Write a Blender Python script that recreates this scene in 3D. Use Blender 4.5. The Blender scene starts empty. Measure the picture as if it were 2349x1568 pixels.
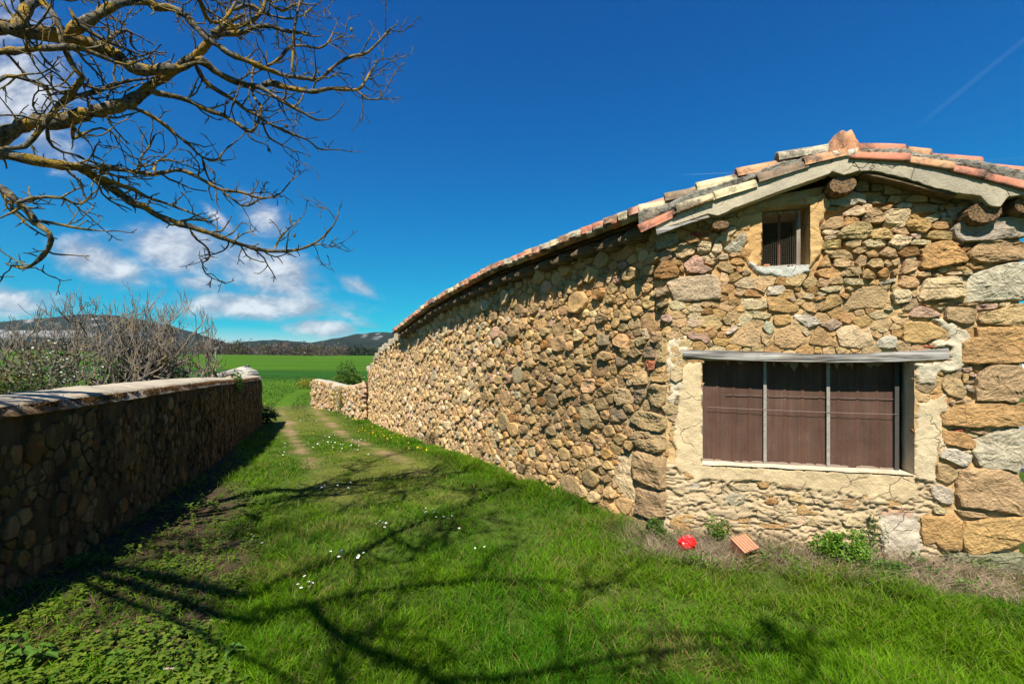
import bpy, math, random
import numpy as np
from mathutils import Vector, Matrix, noise as mnoise

# ------------------------------------------------------------------ camera, world, sun, exposure
scene = bpy.context.scene
COLL = scene.collection
EYE = 1.65
F = 1044.0            # focal length in units of a 2349 unit wide frame (16 mm on 36 mm)
CX, HZ = 1174.5, 835.0
cam_d = bpy.data.cameras.new("camera")
cam = bpy.data.objects.new("camera", cam_d); COLL.objects.link(cam)
cam.location = (0, 0, EYE); cam.rotation_euler = (math.radians(90), 0, 0)
cam_d.sensor_width = 36; cam_d.lens = 16; cam_d.shift_y = (HZ - 784) / 2349
cam_d.clip_start = 0.05; cam_d.clip_end = 20000
scene.camera = cam
SUN_EL = math.radians(53)
SH = np.array([0.19, 0.982])                       # ground direction in which shadows fall
SUN_DIR = np.array([-SH[0]*math.cos(SUN_EL), -SH[1]*math.cos(SUN_EL), math.sin(SUN_EL)])
sun_d = bpy.data.lights.new("sun", 'SUN'); sun_d.energy = 5.0; sun_d.angle = math.radians(0.5); sun_d.color = (1.0, 0.94, 0.84)
sun = bpy.data.objects.new("sun", sun_d); COLL.objects.link(sun)
sun.rotation_euler = Vector(SUN_DIR).to_track_quat('Z', 'Y').to_euler()
sun.location = (0, -20, 30)
scene.view_settings.view_transform = 'Standard'; scene.view_settings.look = 'None'
scene.view_settings.exposure = 0.95; scene.view_settings.gamma = 1.0; scene.view_settings.use_curve_mapping = False
scene.cycles.max_bounces = 6; scene.cycles.diffuse_bounces = 3; scene.cycles.transparent_max_bounces = 8

class NT:
    """small helper to wire node trees"""
    def __init__(s, tree): s.t = tree; s.n = tree.nodes; s.l = tree.links
    def node(s, typ, ins=None, **kw):
        n = s.n.new(typ)
        for k, v in kw.items(): setattr(n, k, v)
        for k, v in (ins or {}).items(): s.set(n.inputs[k], v)
        return n
    def set(s, sock, v):
        if isinstance(v, bpy.types.NodeSocket): s.l.new(v, sock)
        else: sock.default_value = v
    def m(s, op, a, b=None, c=None, clamp=False):
        n = s.n.new('ShaderNodeMath'); n.operation = op; n.use_clamp = clamp
        for i, v in enumerate((a, b, c)):
            if v is not None: s.set(n.inputs[i], v)
        return n.outputs[0]
    def mix(s, f, a, b, mode='MIX'):
        n = s.n.new('ShaderNodeMix'); n.data_type = 'RGBA'; n.blend_type = mode; n.clamp_factor = True
        s.set(n.inputs[0], f); s.set(n.inputs[6], a if isinstance(a, bpy.types.NodeSocket) else (*a[:3], 1)); s.set(n.inputs[7], b if isinstance(b, bpy.types.NodeSocket) else (*b[:3], 1))
        return n.outputs[2]
    def ramp(s, x, lo, hi, a=0.0, b=1.0):
        n = s.n.new('ShaderNodeMapRange'); n.interpolation_type = 'SMOOTHSTEP'
        for i, v in enumerate((x, lo, hi, a, b)): s.set(n.inputs[i], v)
        return n.outputs[0]
    def noise(s, vec, scale, detail=4, rough=0.55, dist=0.0):
        n = s.n.new('ShaderNodeTexNoise'); s.set(n.inputs['Vector'], vec)
        n.inputs['Scale'].default_value = scale; n.inputs['Detail'].default_value = detail
        n.inputs['Roughness'].default_value = rough; n.inputs['Distortion'].default_value = dist
        return n.outputs[0]

world = bpy.data.worlds.new("World"); scene.world = world; world.use_nodes = True
def build_world():
    w = NT(world.node_tree); w.n.clear()
    sky = w.node('ShaderNodeTexSky', sky_type='NISHITA', sun_disc=False, sun_elevation=SUN_EL,
                 sun_rotation=math.atan2(-SH[0], -SH[1]), altitude=500, air_density=0.85, dust_density=0.1, ozone_density=3.0)
    gm = w.node('ShaderNodeGamma', {'Color': sky.outputs[0], 'Gamma': 1.32})
    hs = w.node('ShaderNodeHueSaturation', {'Hue': 0.500, 'Saturation': 1.85, 'Value': 0.80, 'Color': gm.outputs[0]})
    sc = w.node('ShaderNodeSeparateColor', {0: hs.outputs[0]})
    r_ = w.m('MULTIPLY', w.m('MAXIMUM', w.m('SUBTRACT', sc.outputs[0], 0.30), 0.0), 0.85)
    g_ = w.m('DIVIDE', w.m('MULTIPLY', sc.outputs[1], 1.25), w.m('ADD', 1.0, w.m('MULTIPLY', sc.outputs[1], 0.102)))
    b_ = w.m('DIVIDE', w.m('MULTIPLY', sc.outputs[2], 1.89), w.m('ADD', 1.0, w.m('MULTIPLY', sc.outputs[2], 0.22)))
    col = w.node('ShaderNodeCombineColor', {0: r_, 1: g_, 2: b_}).outputs[0]
    tc = w.node('ShaderNodeTexCoord').outputs['Generated']
    sp = w.node('ShaderNodeSeparateXYZ', {0: tc})
    yy = w.m('MAXIMUM', sp.outputs[1], 0.08)
    u = w.m('DIVIDE', sp.outputs[0], yy); v = w.m('DIVIDE', sp.outputs[2], yy)
    p = w.node('ShaderNodeCombineXYZ', {0: u, 1: v, 2: 0.0}).outputs[0]
    blobs = [(40,215,150,125,0,1.0),(-60,70,190,90,0,.8),(110,330,110,60,-20,.6),(235,605,150,52,-14,1.0),(400,575,155,66,-12,1.05),
             (610,625,160,70,-20,1.0),(600,500,75,52,-35,.75),(500,500,90,16,-42,.7),(585,700,235,38,-2,1.1),(735,752,90,24,-4,1.15),
             (818,655,62,22,-25,.72),(20,690,150,42,-8,.95),(460,650,75,34,-10,.75),(850,748,60,12,-8,.5),(780,715,80,14,-18,.55)]
    acc = None
    for (bx, by, rx, ry, rot, st) in blobs:
        mp = w.node('ShaderNodeMapping', {'Vector': p, 'Location': ((bx-CX)/F, (HZ-by)/F, 0), 'Rotation': (0, 0, math.radians(rot)),
                                          'Scale': (rx/F, ry/F, 1)}, vector_type='TEXTURE')
        ln = w.node('ShaderNodeVectorMath', {0: mp.outputs[0]}, operation='LENGTH').outputs['Value']
        d = w.m('MULTIPLY', w.m('SUBTRACT', 1.25, ln, clamp=True), st)
        acc = d if acc is None else w.m('MAXIMUM', acc, d)
    p2 = w.node('ShaderNodeMapping', {'Vector': p, 'Scale': (1.0, 1.7, 1.0)}).outputs[0]
    n1 = w.noise(p2, 9.0, 9, 0.62, 0.25)
    p3 = w.node('ShaderNodeMapping', {'Vector': p2, 'Location': (-0.012, 0.03, 0)}).outputs[0]
    n2 = w.noise(p3, 9.0, 5, 0.55, 0.25)
    dens = w.m('ADD', acc, w.m('MULTIPLY', w.m('SUBTRACT', n1, 0.5), 1.6))
    mask = w.ramp(dens, 0.10, 0.95)
    mask = w.m('MULTIPLY', mask, w.ramp(sp.outputs[1], 0.1, 0.25))
    mask = w.m('MULTIPLY', mask, w.m('GREATER_THAN', acc, 0.01))
    lit = w.m('ADD', w.m('MULTIPLY', w.m('SUBTRACT', n1, n2), 3.2), w.ramp(dens, 0.35, 1.5, 0.12, 0.75), clamp=True)
    cc = w.mix(lit, (3.1, 3.6, 4.5), (7.6, 7.8, 8.0))
    # faint condensation trails
    def trail(x0, y0, x1, y1, wd, st):
        x0, x1 = (x0-CX)/F, (x1-CX)/F; y0, y1 = (HZ-y0)/F, (HZ-y1)/F
        L = math.hypot(x1-x0, y1-y0)
        mp = w.node('ShaderNodeMapping', {'Vector': p, 'Location': ((x0+x1)/2, (y0+y1)/2, 0), 'Rotation': (0, 0, math.atan2(y1-y0, x1-x0)), 'Scale': (L/2, wd/F, 1)}, vector_type='TEXTURE')
        s = w.node('ShaderNodeSeparateXYZ', {0: mp.outputs[0]})
        a = w.ramp(w.m('ABSOLUTE', s.outputs[1]), 0.0, 1.0, 1.0, 0.0)
        b = w.ramp(w.m('ABSOLUTE', s.outputs[0]), 0.55, 1.0, 1.0, 0.0)
        return w.m('MULTIPLY', w.m('MULTIPLY', a, b), st)
    tr = w.m('ADD', w.m('ADD', trail(2080, 310, 2560, -80, 9, 0.05), trail(1548, 402, 1800, 390, 2.0, 0.2)), trail(2200, 372, 2600, 345, 2.5, 0.07))
    col = w.mix(w.m('MULTIPLY', tr, w.m('GREATER_THAN', sp.outputs[1], 0.1)), col, (3.5, 4.6, 6.0))
    out = w.mix(w.m('MULTIPLY', mask, 0.84), col, cc)
    bg = w.node('ShaderNodeBackground', {'Color': out, 'Strength': 0.064})
    o = w.node('ShaderNodeOutputWorld'); w.l.new(bg.outputs[0], o.inputs[0])
build_world()

# ------------------------------------------------------------------ helpers
rnd = random.Random(7)
rng = np.random.default_rng(7)
WPOS = {}
def thing(name, label, cat, loc=(0, 0, 0), group=None):
    o = bpy.data.objects.new(name, None); COLL.objects.link(o); o.location = loc; o.empty_display_size = 0.1
    o["label"] = label; o["category"] = cat
    if group: o["group"] = group
    WPOS[o.name] = np.array(loc, float); return o
def tag(o, label=None, cat=None, group=None, kind=None):
    for k, v in (("label", label), ("category", cat), ("group", group), ("kind", kind)):
        if v: o[k] = v
    return o
def place(o, w, parent):
    COLL.objects.link(o); w = np.array(w, float)
    pw = WPOS[parent.name] if parent else np.zeros(3)
    if parent: o.parent = parent
    o.location = w - pw; WPOS[o.name] = w
    return o
def mesh_data(name, V, faces, mat, col=None, smooth=False):
    """V (n,3); faces: list of lists, or (k,3)/(k,4) array, or list of such arrays; col: colour or (n,3)"""
    me = bpy.data.meshes.new(name); V = np.asarray(V, np.float32)
    if isinstance(faces, np.ndarray): faces = [faces]
    if len(faces) and isinstance(faces[0], np.ndarray):
        loops = np.concatenate([f.ravel() for f in faces]).astype(np.int32)
        tot = np.concatenate([np.full(len(f), f.shape[1], np.int32) for f in faces])
    else:
        loops = np.array([i for f in faces for i in f], np.int32); tot = np.array([len(f) for f in faces], np.int32)
    st = np.concatenate([[0], np.cumsum(tot)[:-1]]).astype(np.int32)
    me.vertices.add(len(V)); me.vertices.foreach_set("co", V.ravel())
    me.loops.add(len(loops)); me.loops.foreach_set("vertex_index", loops)
    me.polygons.add(len(tot)); me.polygons.foreach_set("loop_start", st); me.polygons.foreach_set("loop_total", tot)
    me.update(calc_edges=True); me.validate()
    me.polygons.foreach_set("use_smooth", np.full(len(me.polygons), bool(smooth)))
    if col is not None:
        c = np.asarray(col, np.float32)
        if c.ndim == 1: c = np.tile(c, (len(V), 1))
        a = me.color_attributes.new("Col", 'FLOAT_COLOR', 'POINT')
        a.data.foreach_set("color", np.hstack([c[:, :3], np.ones((len(c), 1), np.float32)]).astype(np.float32).ravel())
    if mat: me.materials.append(mat)
    return me
def mk(name, V, faces, mat, parent=None, col=None, smooth=False, origin=None):
    V = np.asarray(V, float)
    if origin is None: origin = V.mean(0)
    o = bpy.data.objects.new(name, mesh_data(name, V - origin, faces, mat, col, smooth))
    return place(o, origin, parent)
class Acc:
    """collects pieces into one mesh"""
    def __init__(s): s.V = []; s.F = []; s.C = []; s.n = 0
    def add(s, V, faces, col):
        V = np.asarray(V, float); s.V.append(V)
        if isinstance(faces, np.ndarray): faces = faces.tolist()
        for f in faces: s.F.append([i + s.n for i in f])
        c = np.asarray(col, float); s.C.append(np.tile(c, (len(V), 1)) if c.ndim == 1 else c); s.n += len(V)
    def build(s, name, mat, parent=None, smooth=False, origin=None):
        return mk(name, np.concatenate(s.V), s.F, mat, parent, np.concatenate(s.C), smooth, origin)
def _h(i, j, s):
    v = np.sin(i * 127.1 + j * 311.7 + s * 74.7) * 43758.5453
    return v - np.floor(v)
def vn(x, y, s=0):
    x = np.asarray(x, float); y = np.asarray(y, float)
    i = np.floor(x); j = np.floor(y); f = x - i; g = y - j
    f = f*f*(3-2*f); g = g*g*(3-2*g)
    return (_h(i, j, s)*(1-f)+_h(i+1, j, s)*f)*(1-g)+(_h(i, j+1, s)*(1-f)+_h(i+1, j+1, s)*f)*g
def fbm(x, y, s=0, o=4):
    t = 0; a = .5; k = 0
    for q in range(o): t = t + a*vn(x*2**q, y*2**q, s+q*7); k += a; a *= .5
    return t/k            # 0..1
def inside(px, py, poly):
    px = np.asarray(px); py = np.asarray(py); r = np.zeros(px.shape, bool); n = len(poly)
    for i in range(n):
        x0, y0 = poly[i]; x1, y1 = poly[i-1]
        c = ((y0 > py) != (y1 > py)) & (px < (x1-x0)*(py-y0)/((y1-y0) if y1 != y0 else 1e-9)+x0)
        r ^= c
    return r
def grid_faces(nu, nv):
    i = np.arange(nu-1)[:, None]*nv + np.arange(nv-1)[None, :]
    return np.stack([i, i+nv, i+nv+1, i+1], -1).reshape(-1, 4)
def box(c, sx, sy, sz, ax=None):
    """box vertices/faces; ax: 3 unit axis vectors"""
    ax = np.eye(3) if ax is None else np.asarray(ax, float)
    V = [np.array(c) + ax[0]*sx*a/2 + ax[1]*sy*b/2 + ax[2]*sz*d/2 for a in (-1, 1) for b in (-1, 1) for d in (-1, 1)]
    return np.array(V), [[0, 1, 3, 2], [4, 6, 7, 5], [0, 4, 5, 1], [2, 3, 7, 6], [0, 2, 6, 4], [1, 5, 7, 3]]
def tubes(lines, sides=5, cap=True):
    """lines: list of (pts (n,3), radii (n)) -> V, list of face arrays"""
    VV = []; FF = []; base = 0; ang = np.arange(sides)*2*math.pi/sides
    for P, R in lines:
        P = np.asarray(P, float); R = np.asarray(R, float); n = len(P)
        T = np.gradient(P, axis=0); T /= np.linalg.norm(T, axis=1, keepdims=True)+1e-9
        ref = np.array([0.31, 0.2, 0.93]); 
        if abs(T.mean(0)@ref) > 0.9*np.linalg.norm(T.mean(0)): ref = np.array([1., 0.1, 0])
        A = np.cross(T, ref); A /= np.linalg.norm(A, axis=1, keepdims=True)+1e-9; B = np.cross(T, A)
        V = P[:, None, :] + R[:, None, None]*(np.cos(ang)[None, :, None]*A[:, None, :] + np.sin(ang)[None, :, None]*B[:, None, :])
        VV.append(V.reshape(-1, 3))
        i = np.arange(n-1)[:, None]*sides + np.arange(sides)[None, :]; k = np.arange(n-1)[:, None]*sides + (np.arange(sides)[None, :]+1) % sides
        FF.append(np.stack([i, k, k+sides, i+sides], -1).reshape(-1, 4)+base)
        base += n*sides
    return np.concatenate(VV), np.concatenate(FF)
# ------------------------------------------------------------------ materials
def mat_base(name):
    m = bpy.data.materials.new(name); m.use_nodes = True; w = NT(m.node_tree); w.n.clear()
    out = w.node('ShaderNodeOutputMaterial'); return m, w, out
def attr(w): return w.node('ShaderNodeAttribute', attribute_name="Col").outputs['Color']
def geo(w): return w.node('ShaderNodeNewGeometry').outputs['Position']
def principled(w, out, col, rough=0.9, bump=None, bstr=0.5, bdist=0.01, spec=0.25, metal=0.0):
    b = w.node('ShaderNodeBsdfPrincipled', {'Base Color': col if isinstance(col, bpy.types.NodeSocket) else (*col, 1), 'Roughness': rough, 'Metallic': metal, 'Specular IOR Level': spec})
    if bump is not None:
        bn = w.node('ShaderNodeBump', {'Height': bump, 'Strength': bstr, 'Distance': bdist}); w.l.new(bn.outputs[0], b.inputs['Normal'])
    w.l.new(b.outputs[0], out.inputs[0]); return b
def mat_stone(name, dirt=0.35, moss=0.0, grain=1.0, dirtcol=(0.10, 0.085, 0.06), pale=0.12, streak=0.0):
    m, w, out = mat_base(name); P = geo(w); c = attr(w)
    n1 = w.noise(P, 9, 6, 0.62); n2 = w.noise(P, 45, 5, 0.65); n3 = w.noise(P, 2.1, 5, 0.6); n4 = w.noise(P, 160, 3, 0.6)
    k = w.m('ADD', w.m('MULTIPLY', n1, 0.75), w.m('MULTIPLY', n2, 0.75)); k = w.m('ADD', w.m('MULTIPLY', w.m('SUBTRACT', k, 0.75), 1.25), 1.0)
    kk = w.node('ShaderNodeCombineXYZ', {0: k, 1: k, 2: k}).outputs[0]
    c = w.mix(1.0, c, kk, 'MULTIPLY')
    c = w.mix(w.m('MULTIPLY', w.ramp(w.noise(P, 6, 4, .6), 0.52, 0.72), 0.28), c, (0.46, 0.26, 0.10))        # iron staining
    c = w.mix(w.m('MULTIPLY', w.ramp(w.m('ADD', n3, w.m('MULTIPLY', n2, .5)), 0.72, 0.98), dirt), c, dirtcol)  # weathering crust
    c = w.mix(w.m('MULTIPLY', w.ramp(n4, 0.60, 0.74), pale), c, (0.62, 0.58, 0.5))                            # pale specks
    if streak: c = w.mix(w.m('MULTIPLY', w.ramp(w.noise(w.node('ShaderNodeMapping', {'Vector': P, 'Scale': (5, 5, .9)}).outputs[0], 1.0, 6, .68), .44, .62), streak), c, (.022, .018, .012))
    if moss: c = w.mix(w.m('MULTIPLY', w.ramp(w.noise(P, 3.3, 5, .6), 0.45, 0.68), moss), c, (0.055, 0.06, 0.015))
    vo = w.node('ShaderNodeTexVoronoi', {'Vector': w.node('ShaderNodeMapping', {'Vector': P, 'Scale': (14, 14, 22)}).outputs[0], 'Scale': 1.0}, feature='DISTANCE_TO_EDGE').outputs['Distance']
    crack = w.m('MULTIPLY', w.ramp(vo, 0.0, 0.05), w.ramp(w.noise(P, 5, 2), 0.42, 0.6))
    h = w.m('ADD', w.m('ADD', w.m('MULTIPLY', n1, 1.1), w.m('MULTIPLY', n2, 0.55)), w.m('MULTIPLY', n4, 0.12))
    h = w.m('ADD', h, w.m('MULTIPLY', crack, 0.12))
    principled(w, out, c, 0.93, h, 0.85*grain, 0.035, 0.15); return m
def mat_mortar(name, bscale=1.0, stain=0.25, staincol=(0.30, 0.22, 0.12), streak=0.0):
    m, w, out = mat_base(name); P = geo(w); c = attr(w)
    n1 = w.noise(P, 6, 6, 0.6); n2 = w.noise(P, 70, 5, 0.7); n3 = w.noise(P, 2.0, 4, 0.6)
    k = w.m('ADD', w.m('MULTIPLY', w.m('SUBTRACT', w.m('ADD', n1, n2), 1.0), 0.75), 1.0)
    c = w.mix(1.0, c, w.node('ShaderNodeCombineXYZ', {0: k, 1: k, 2: k}).outputs[0], 'MULTIPLY')
    c = w.mix(w.m('MULTIPLY', w.ramp(n3, 0.5, 0.72), stain), c, staincol)
    if streak: c = w.mix(w.m('MULTIPLY', w.ramp(w.noise(w.node('ShaderNodeMapping', {'Vector': P, 'Scale': (5, 5, .9)}).outputs[0], 1.0, 6, .68), .44, .62), streak), c, (.022, .018, .012))
    vo = w.node('ShaderNodeTexVoronoi', {'Vector': w.node('ShaderNodeVectorMath', {0: P, 1: w.node('ShaderNodeVectorMath', {0: w.node('ShaderNodeTexNoise', {'Vector': P, 'Scale': 8.0}).outputs['Color'], 3: 0.12}, operation='SCALE').outputs[0]}, operation='ADD').outputs[0], 'Scale': 3.6}, feature='DISTANCE_TO_EDGE').outputs['Distance']
    ck = w.m('MULTIPLY', w.ramp(vo, 0.0, 0.018, 1.0, 0.0), w.ramp(w.noise(P, 2.6, 2), 0.46, 0.6))
    h = w.m('ADD', w.m('MULTIPLY', n1, 0.8), w.m('MULTIPLY', n2, 0.42*bscale))
    h = w.m('SUBTRACT', h, w.m('MULTIPLY', ck, 0.35))
    c = w.mix(w.m('MULTIPLY', ck, 0.55), c, (0.06, 0.045, 0.03))
    principled(w, out, c, 0.95, h, 0.8, 0.03*bscale, 0.1); return m
def mat_wood(name, a=(0.30, 0.28, 0.25), b=(0.10, 0.09, 0.08), direction=(1, 0, 0), scale=1.0, rough=0.85):
    """grain runs along the direction"""
    m, w, out = mat_base(name); P = geo(w)
    d = Vector(direction).normalized(); q = d.to_track_quat('X', 'Z').inverted().to_euler()
    mp = w.node('ShaderNodeMapping', {'Vector': P, 'Rotation': tuple(q)}).outputs[0]
    mp = w.node('ShaderNodeMapping', {'Vector': mp, 'Scale': (2.5*scale, 60*scale, 60*scale)}).outputs[0]
    n = w.noise(mp, 1.0, 6, 0.6, 0.6); n2 = w.noise(P, 7, 4)
    c = w.mix(w.ramp(n, 0.36, 0.62), b, a); c = w.mix(w.m('MULTIPLY', w.ramp(n2, .45, .7), .35), c, (0.16, 0.12, 0.075))
    principled(w, out, c, rough, n, 0.8, 0.012, 0.15); return m
def mat_tile(name):
    m, w, out = mat_base(name); P = geo(w); c = attr(w)
    n1 = w.noise(P, 14, 5, .6); n2 = w.noise(P, 60, 4, .65); n3 = w.noise(P, 5, 5, .65)
    k = w.m('ADD', w.m('MULTIPLY', w.m('SUBTRACT', n1, .5), .7), 1.0)
    c = w.mix(1.0, c, w.node('ShaderNodeCombineXYZ', {0: k, 1: k, 2: k}).outputs[0], 'MULTIPLY')
    c = w.mix(w.m('MULTIPLY', w.ramp(w.m('ADD', n3, w.m('MULTIPLY', n2, .4)), .64, .84), .85), c, (0.05, 0.045, 0.038))   # black lichen
    c = w.mix(w.m('MULTIPLY', w.ramp(n2, .57, .67), .6), c, (0.36, 0.345, 0.29))                                          # grey lichen
    c = w.mix(w.m('MULTIPLY', w.ramp(w.noise(P, 22, 3), .66, .74), .6), c, (0.55, 0.27, 0.03))
    principled(w, out, c, .9, w.m('ADD', n1, w.m('MULTIPLY', n2, .5)), .6, .01, .15); return m
def mat_leaf(name, trans=0.35, rough=0.55, spec=0.3):
    m, w, out = mat_base(name); c = attr(w); P = geo(w)
    k = w.m('ADD', w.m('MULTIPLY', w.noise(P, 5, 3), .5), .75)
    c = w.mix(1.0, c, w.node('ShaderNodeCombineXYZ', {0: k, 1: k, 2: k}).outputs[0], 'MULTIPLY')
    b = w.node('ShaderNodeBsdfPrincipled', {'Base Color': c, 'Roughness': rough, 'Specular IOR Level': spec})
    t = w.node('ShaderNodeBsdfTranslucent', {'Color': c}); mx = w.node('ShaderNodeMixShader', {0: trans, 1: b.outputs[0], 2: t.outputs[0]})
    w.l.new(mx.outputs[0], out.inputs[0]); return m
def mat_bark(name, a, b, lichen=(0.36, 0.19, 0.018), amt=0.75, lo=.42, hi=.58, sc=7):
    m, w, out = mat_base(name); P = geo(w)
    n1 = w.noise(P, 30, 5, .65); n2 = w.noise(P, sc, 4, .6); n3 = w.noise(P, 90, 3, .6)
    c = w.mix(w.ramp(n1, .35, .65), b, a)
    c = w.mix(w.m('MULTIPLY', w.ramp(w.m('ADD', n2, w.m('MULTIPLY', w.m('SUBTRACT', n3, .5), .5)), lo, hi), amt), c, lichen)
    c = w.mix(w.m('MULTIPLY', w.ramp(w.noise(P, 45, 3), .6, .7), .5), c, (0.33, 0.33, 0.29))
    principled(w, out, c, .9, w.m('ADD', n1, n3), .8, .012, .1); return m
def mat_plain(name, col, rough=0.8, nz=0.25, sc=25, bump=0.3, spec=0.3, metal=0.0):
    m, w, out = mat_base(name); P = geo(w); n = w.noise(P, sc, 5, .6)
    k = w.m('ADD', w.m('MULTIPLY', w.m('SUBTRACT', n, .5), nz*2), 1.0)
    c = w.mix(1.0, col, w.node('ShaderNodeCombineXYZ', {0: k, 1: k, 2: k}).outputs[0], 'MULTIPLY')
    principled(w, out, c, rough, n, bump, .01, spec, metal); return m
def mat_attr(name, rough=0.8, spec=.3):
    m, w, out = mat_base(name); principled(w, out, attr(w), rough, spec=spec); return m

M_STONE = mat_stone("gable_stone", 0.30, grain=1.5)
M_STONE_SIDE = mat_stone("side_stone", 0.42, pale=0.2)
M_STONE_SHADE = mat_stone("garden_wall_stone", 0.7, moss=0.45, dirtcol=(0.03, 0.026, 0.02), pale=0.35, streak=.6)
M_MORTAR = mat_mortar("gable_mortar", 1.0, 0.3)
M_MORTAR_SIDE = mat_mortar("side_mortar", 1.6, 0.3)
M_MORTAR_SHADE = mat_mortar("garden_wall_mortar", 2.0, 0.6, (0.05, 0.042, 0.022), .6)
M_TILE = mat_tile("clay_tile")
M_LICHEN = mat_stone("lichened_mortar", 0.85, dirtcol=(.035, .033, .028), pale=.9, grain=1.3)
M_CEMENT = mat_mortar("cement", 0.7, 0.35, (0.17, 0.16, 0.14))
EDIR = np.array([0.956, -0.292, 0.0]); EDIR /= np.linalg.norm(EDIR)
NDIR = np.array([-0.292, -0.956, 0.0]); NDIR /= np.linalg.norm(NDIR)
UP = np.array([0, 0, 1.0])
M_LINTEL = mat_wood("grey_oak", (.37, .345, .31), (.05, .046, .042), tuple(EDIR), .7)
M_LOG = mat_wood("brown_beam", (0.22, 0.13, 0.06), (0.035, 0.024, 0.015), (0.3, 0.95, 0))
M_RAFTER = mat_wood("rafter_wood", (0.17, 0.115, 0.06), (0.04, 0.03, 0.02), tuple(EDIR))
M_LEAF = mat_leaf("leaf"); M_GRASS = mat_leaf("grass_blade", 0.5, 0.6, 0.15)
M_DRY = mat_leaf("dry_stalk", 0.15, 0.9, 0.1)
M_BARK = mat_bark("walnut_bark", (.15, .135, .105), (.03, .027, .02), (.31, .185, .012), .80, .48, .60, 8)
M_BARK_FIG = mat_bark("fig_bark", (.22, .19, .155), (.07, .058, .048), (.26, .165, .035), 0.55, .5, .66, 3.0)
M_ATTR = mat_attr("painted")
# ------------------------------------------------------------------ ground sheet out to the horizon
WALL_L = np.array([(-2.95, -3.0), (-3.1, 0.0), (-3.3, 1.6), (-3.55, 3.16), (-3.9, 4.4), (-4.4, 5.94), (-5.1, 7.9), (-7.1, 11.9), (-8.9, 16.2)])
CORNER = np.array([1.5, 4.38])
WALL_R = np.array([(1.5, 4.38), (0.0, 6.85), (-2.95, 12.6), (-5.45, 17.3)])
def base_z(y):
    return np.interp(y, [-60, 6, 8, 10, 12.6, 15, 18, 24, 35, 60, 100, 160, 250, 310, 360, 420, 600, 1500, 6000],
                     [0, 0, -.06, -.2, -.42, -.5, -.54, -.55, -.4, .1, 1.1, 2.9, 6.1, 6.7, 5.5, 3.0, 3, 5, 5])
def gz(x, y):
    x = np.asarray(x, float); y = np.asarray(y, float)
    z = base_z(y)
    u = x/np.maximum(y, 1)
    far = np.clip((y-60)/200, 0, 1)
    z = z + far*np.clip(-.45-u, 0, .9)*np.minimum(y, 320)*.023
    z = z + far*(fbm(x/90, y/90, 3)-.5)*1.6 + np.clip((y-30)/60, 0, 1)*(fbm(x/25, y/25, 5)-.5)*.5*(1-far*.3)
    near = np.clip(1-(y-20)/30, 0, 1)
    z = z + near*((fbm(x/.9, y/.9, 1)-.5)*.07+(fbm(x/.25, y/.25, 2)-.5)*.025)
    return z
def xl(y): return np.interp(y, WALL_L[:, 1], WALL_L[:, 0])
GAB_END = np.array([4.03, 3.61])
def xr(y):
    y = np.asarray(y, float)
    return np.where(y < 3.61, 9.0, np.where(y < 4.38, np.interp(y, [3.61, 4.38], [4.03, 1.5]), np.interp(y, [4.38, 6.85, 12.6, 17.3, 20.9, 23, 26, 40], [1.5, 0, -2.95, -5.45, -7.8, -10, -8, 10])))
RUT_L = np.array([(2.0, -.9), (4.5, -1.45), (6.8, -2.85), (8.8, -4.0), (11.3, -5.35), (15, -7.35), (18, -8.9), (22, -11.2), (30, -14.5), (40, -17.5), (60, -20)])
RUT_R = np.array([(2.0, 1.3), (4.0, 0.45), (4.85, -.25), (8.05, -1.95), (10.4, -3.3), (14.3, -5.4), (18, -7.4), (22, -9.5), (30, -12.6), (40, -15.3), (60, -17.5)])
def rutd(x, y):
    return np.minimum(np.abs(x-np.interp(y, RUT_L[:, 0], RUT_L[:, 1])), np.abs(x-np.interp(y, RUT_R[:, 0], RUT_R[:, 1])))
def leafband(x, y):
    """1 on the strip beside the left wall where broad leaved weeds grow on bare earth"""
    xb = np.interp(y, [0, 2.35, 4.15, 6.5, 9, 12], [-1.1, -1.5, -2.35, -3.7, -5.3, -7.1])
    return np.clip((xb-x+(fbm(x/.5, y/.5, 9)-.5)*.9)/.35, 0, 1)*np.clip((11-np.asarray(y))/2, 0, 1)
def dryband(x, y):
    """1 along the foot of the gable, where last year's dry weeds stand"""
    d = (np.asarray(x)-CORNER[0])*NDIR[0]+(np.asarray(y)-CORNER[1])*NDIR[1]
    s = (np.asarray(x)-CORNER[0])*EDIR[0]+(np.asarray(y)-CORNER[1])*EDIR[1]
    return np.clip((.62-d+(fbm(s/.3, d/.3, 4)-.5)*.3)/.2, 0, 1)*np.clip((s+.45)/.3, 0, 1)*np.clip((2.85-s)/.3, 0, 1)
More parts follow.
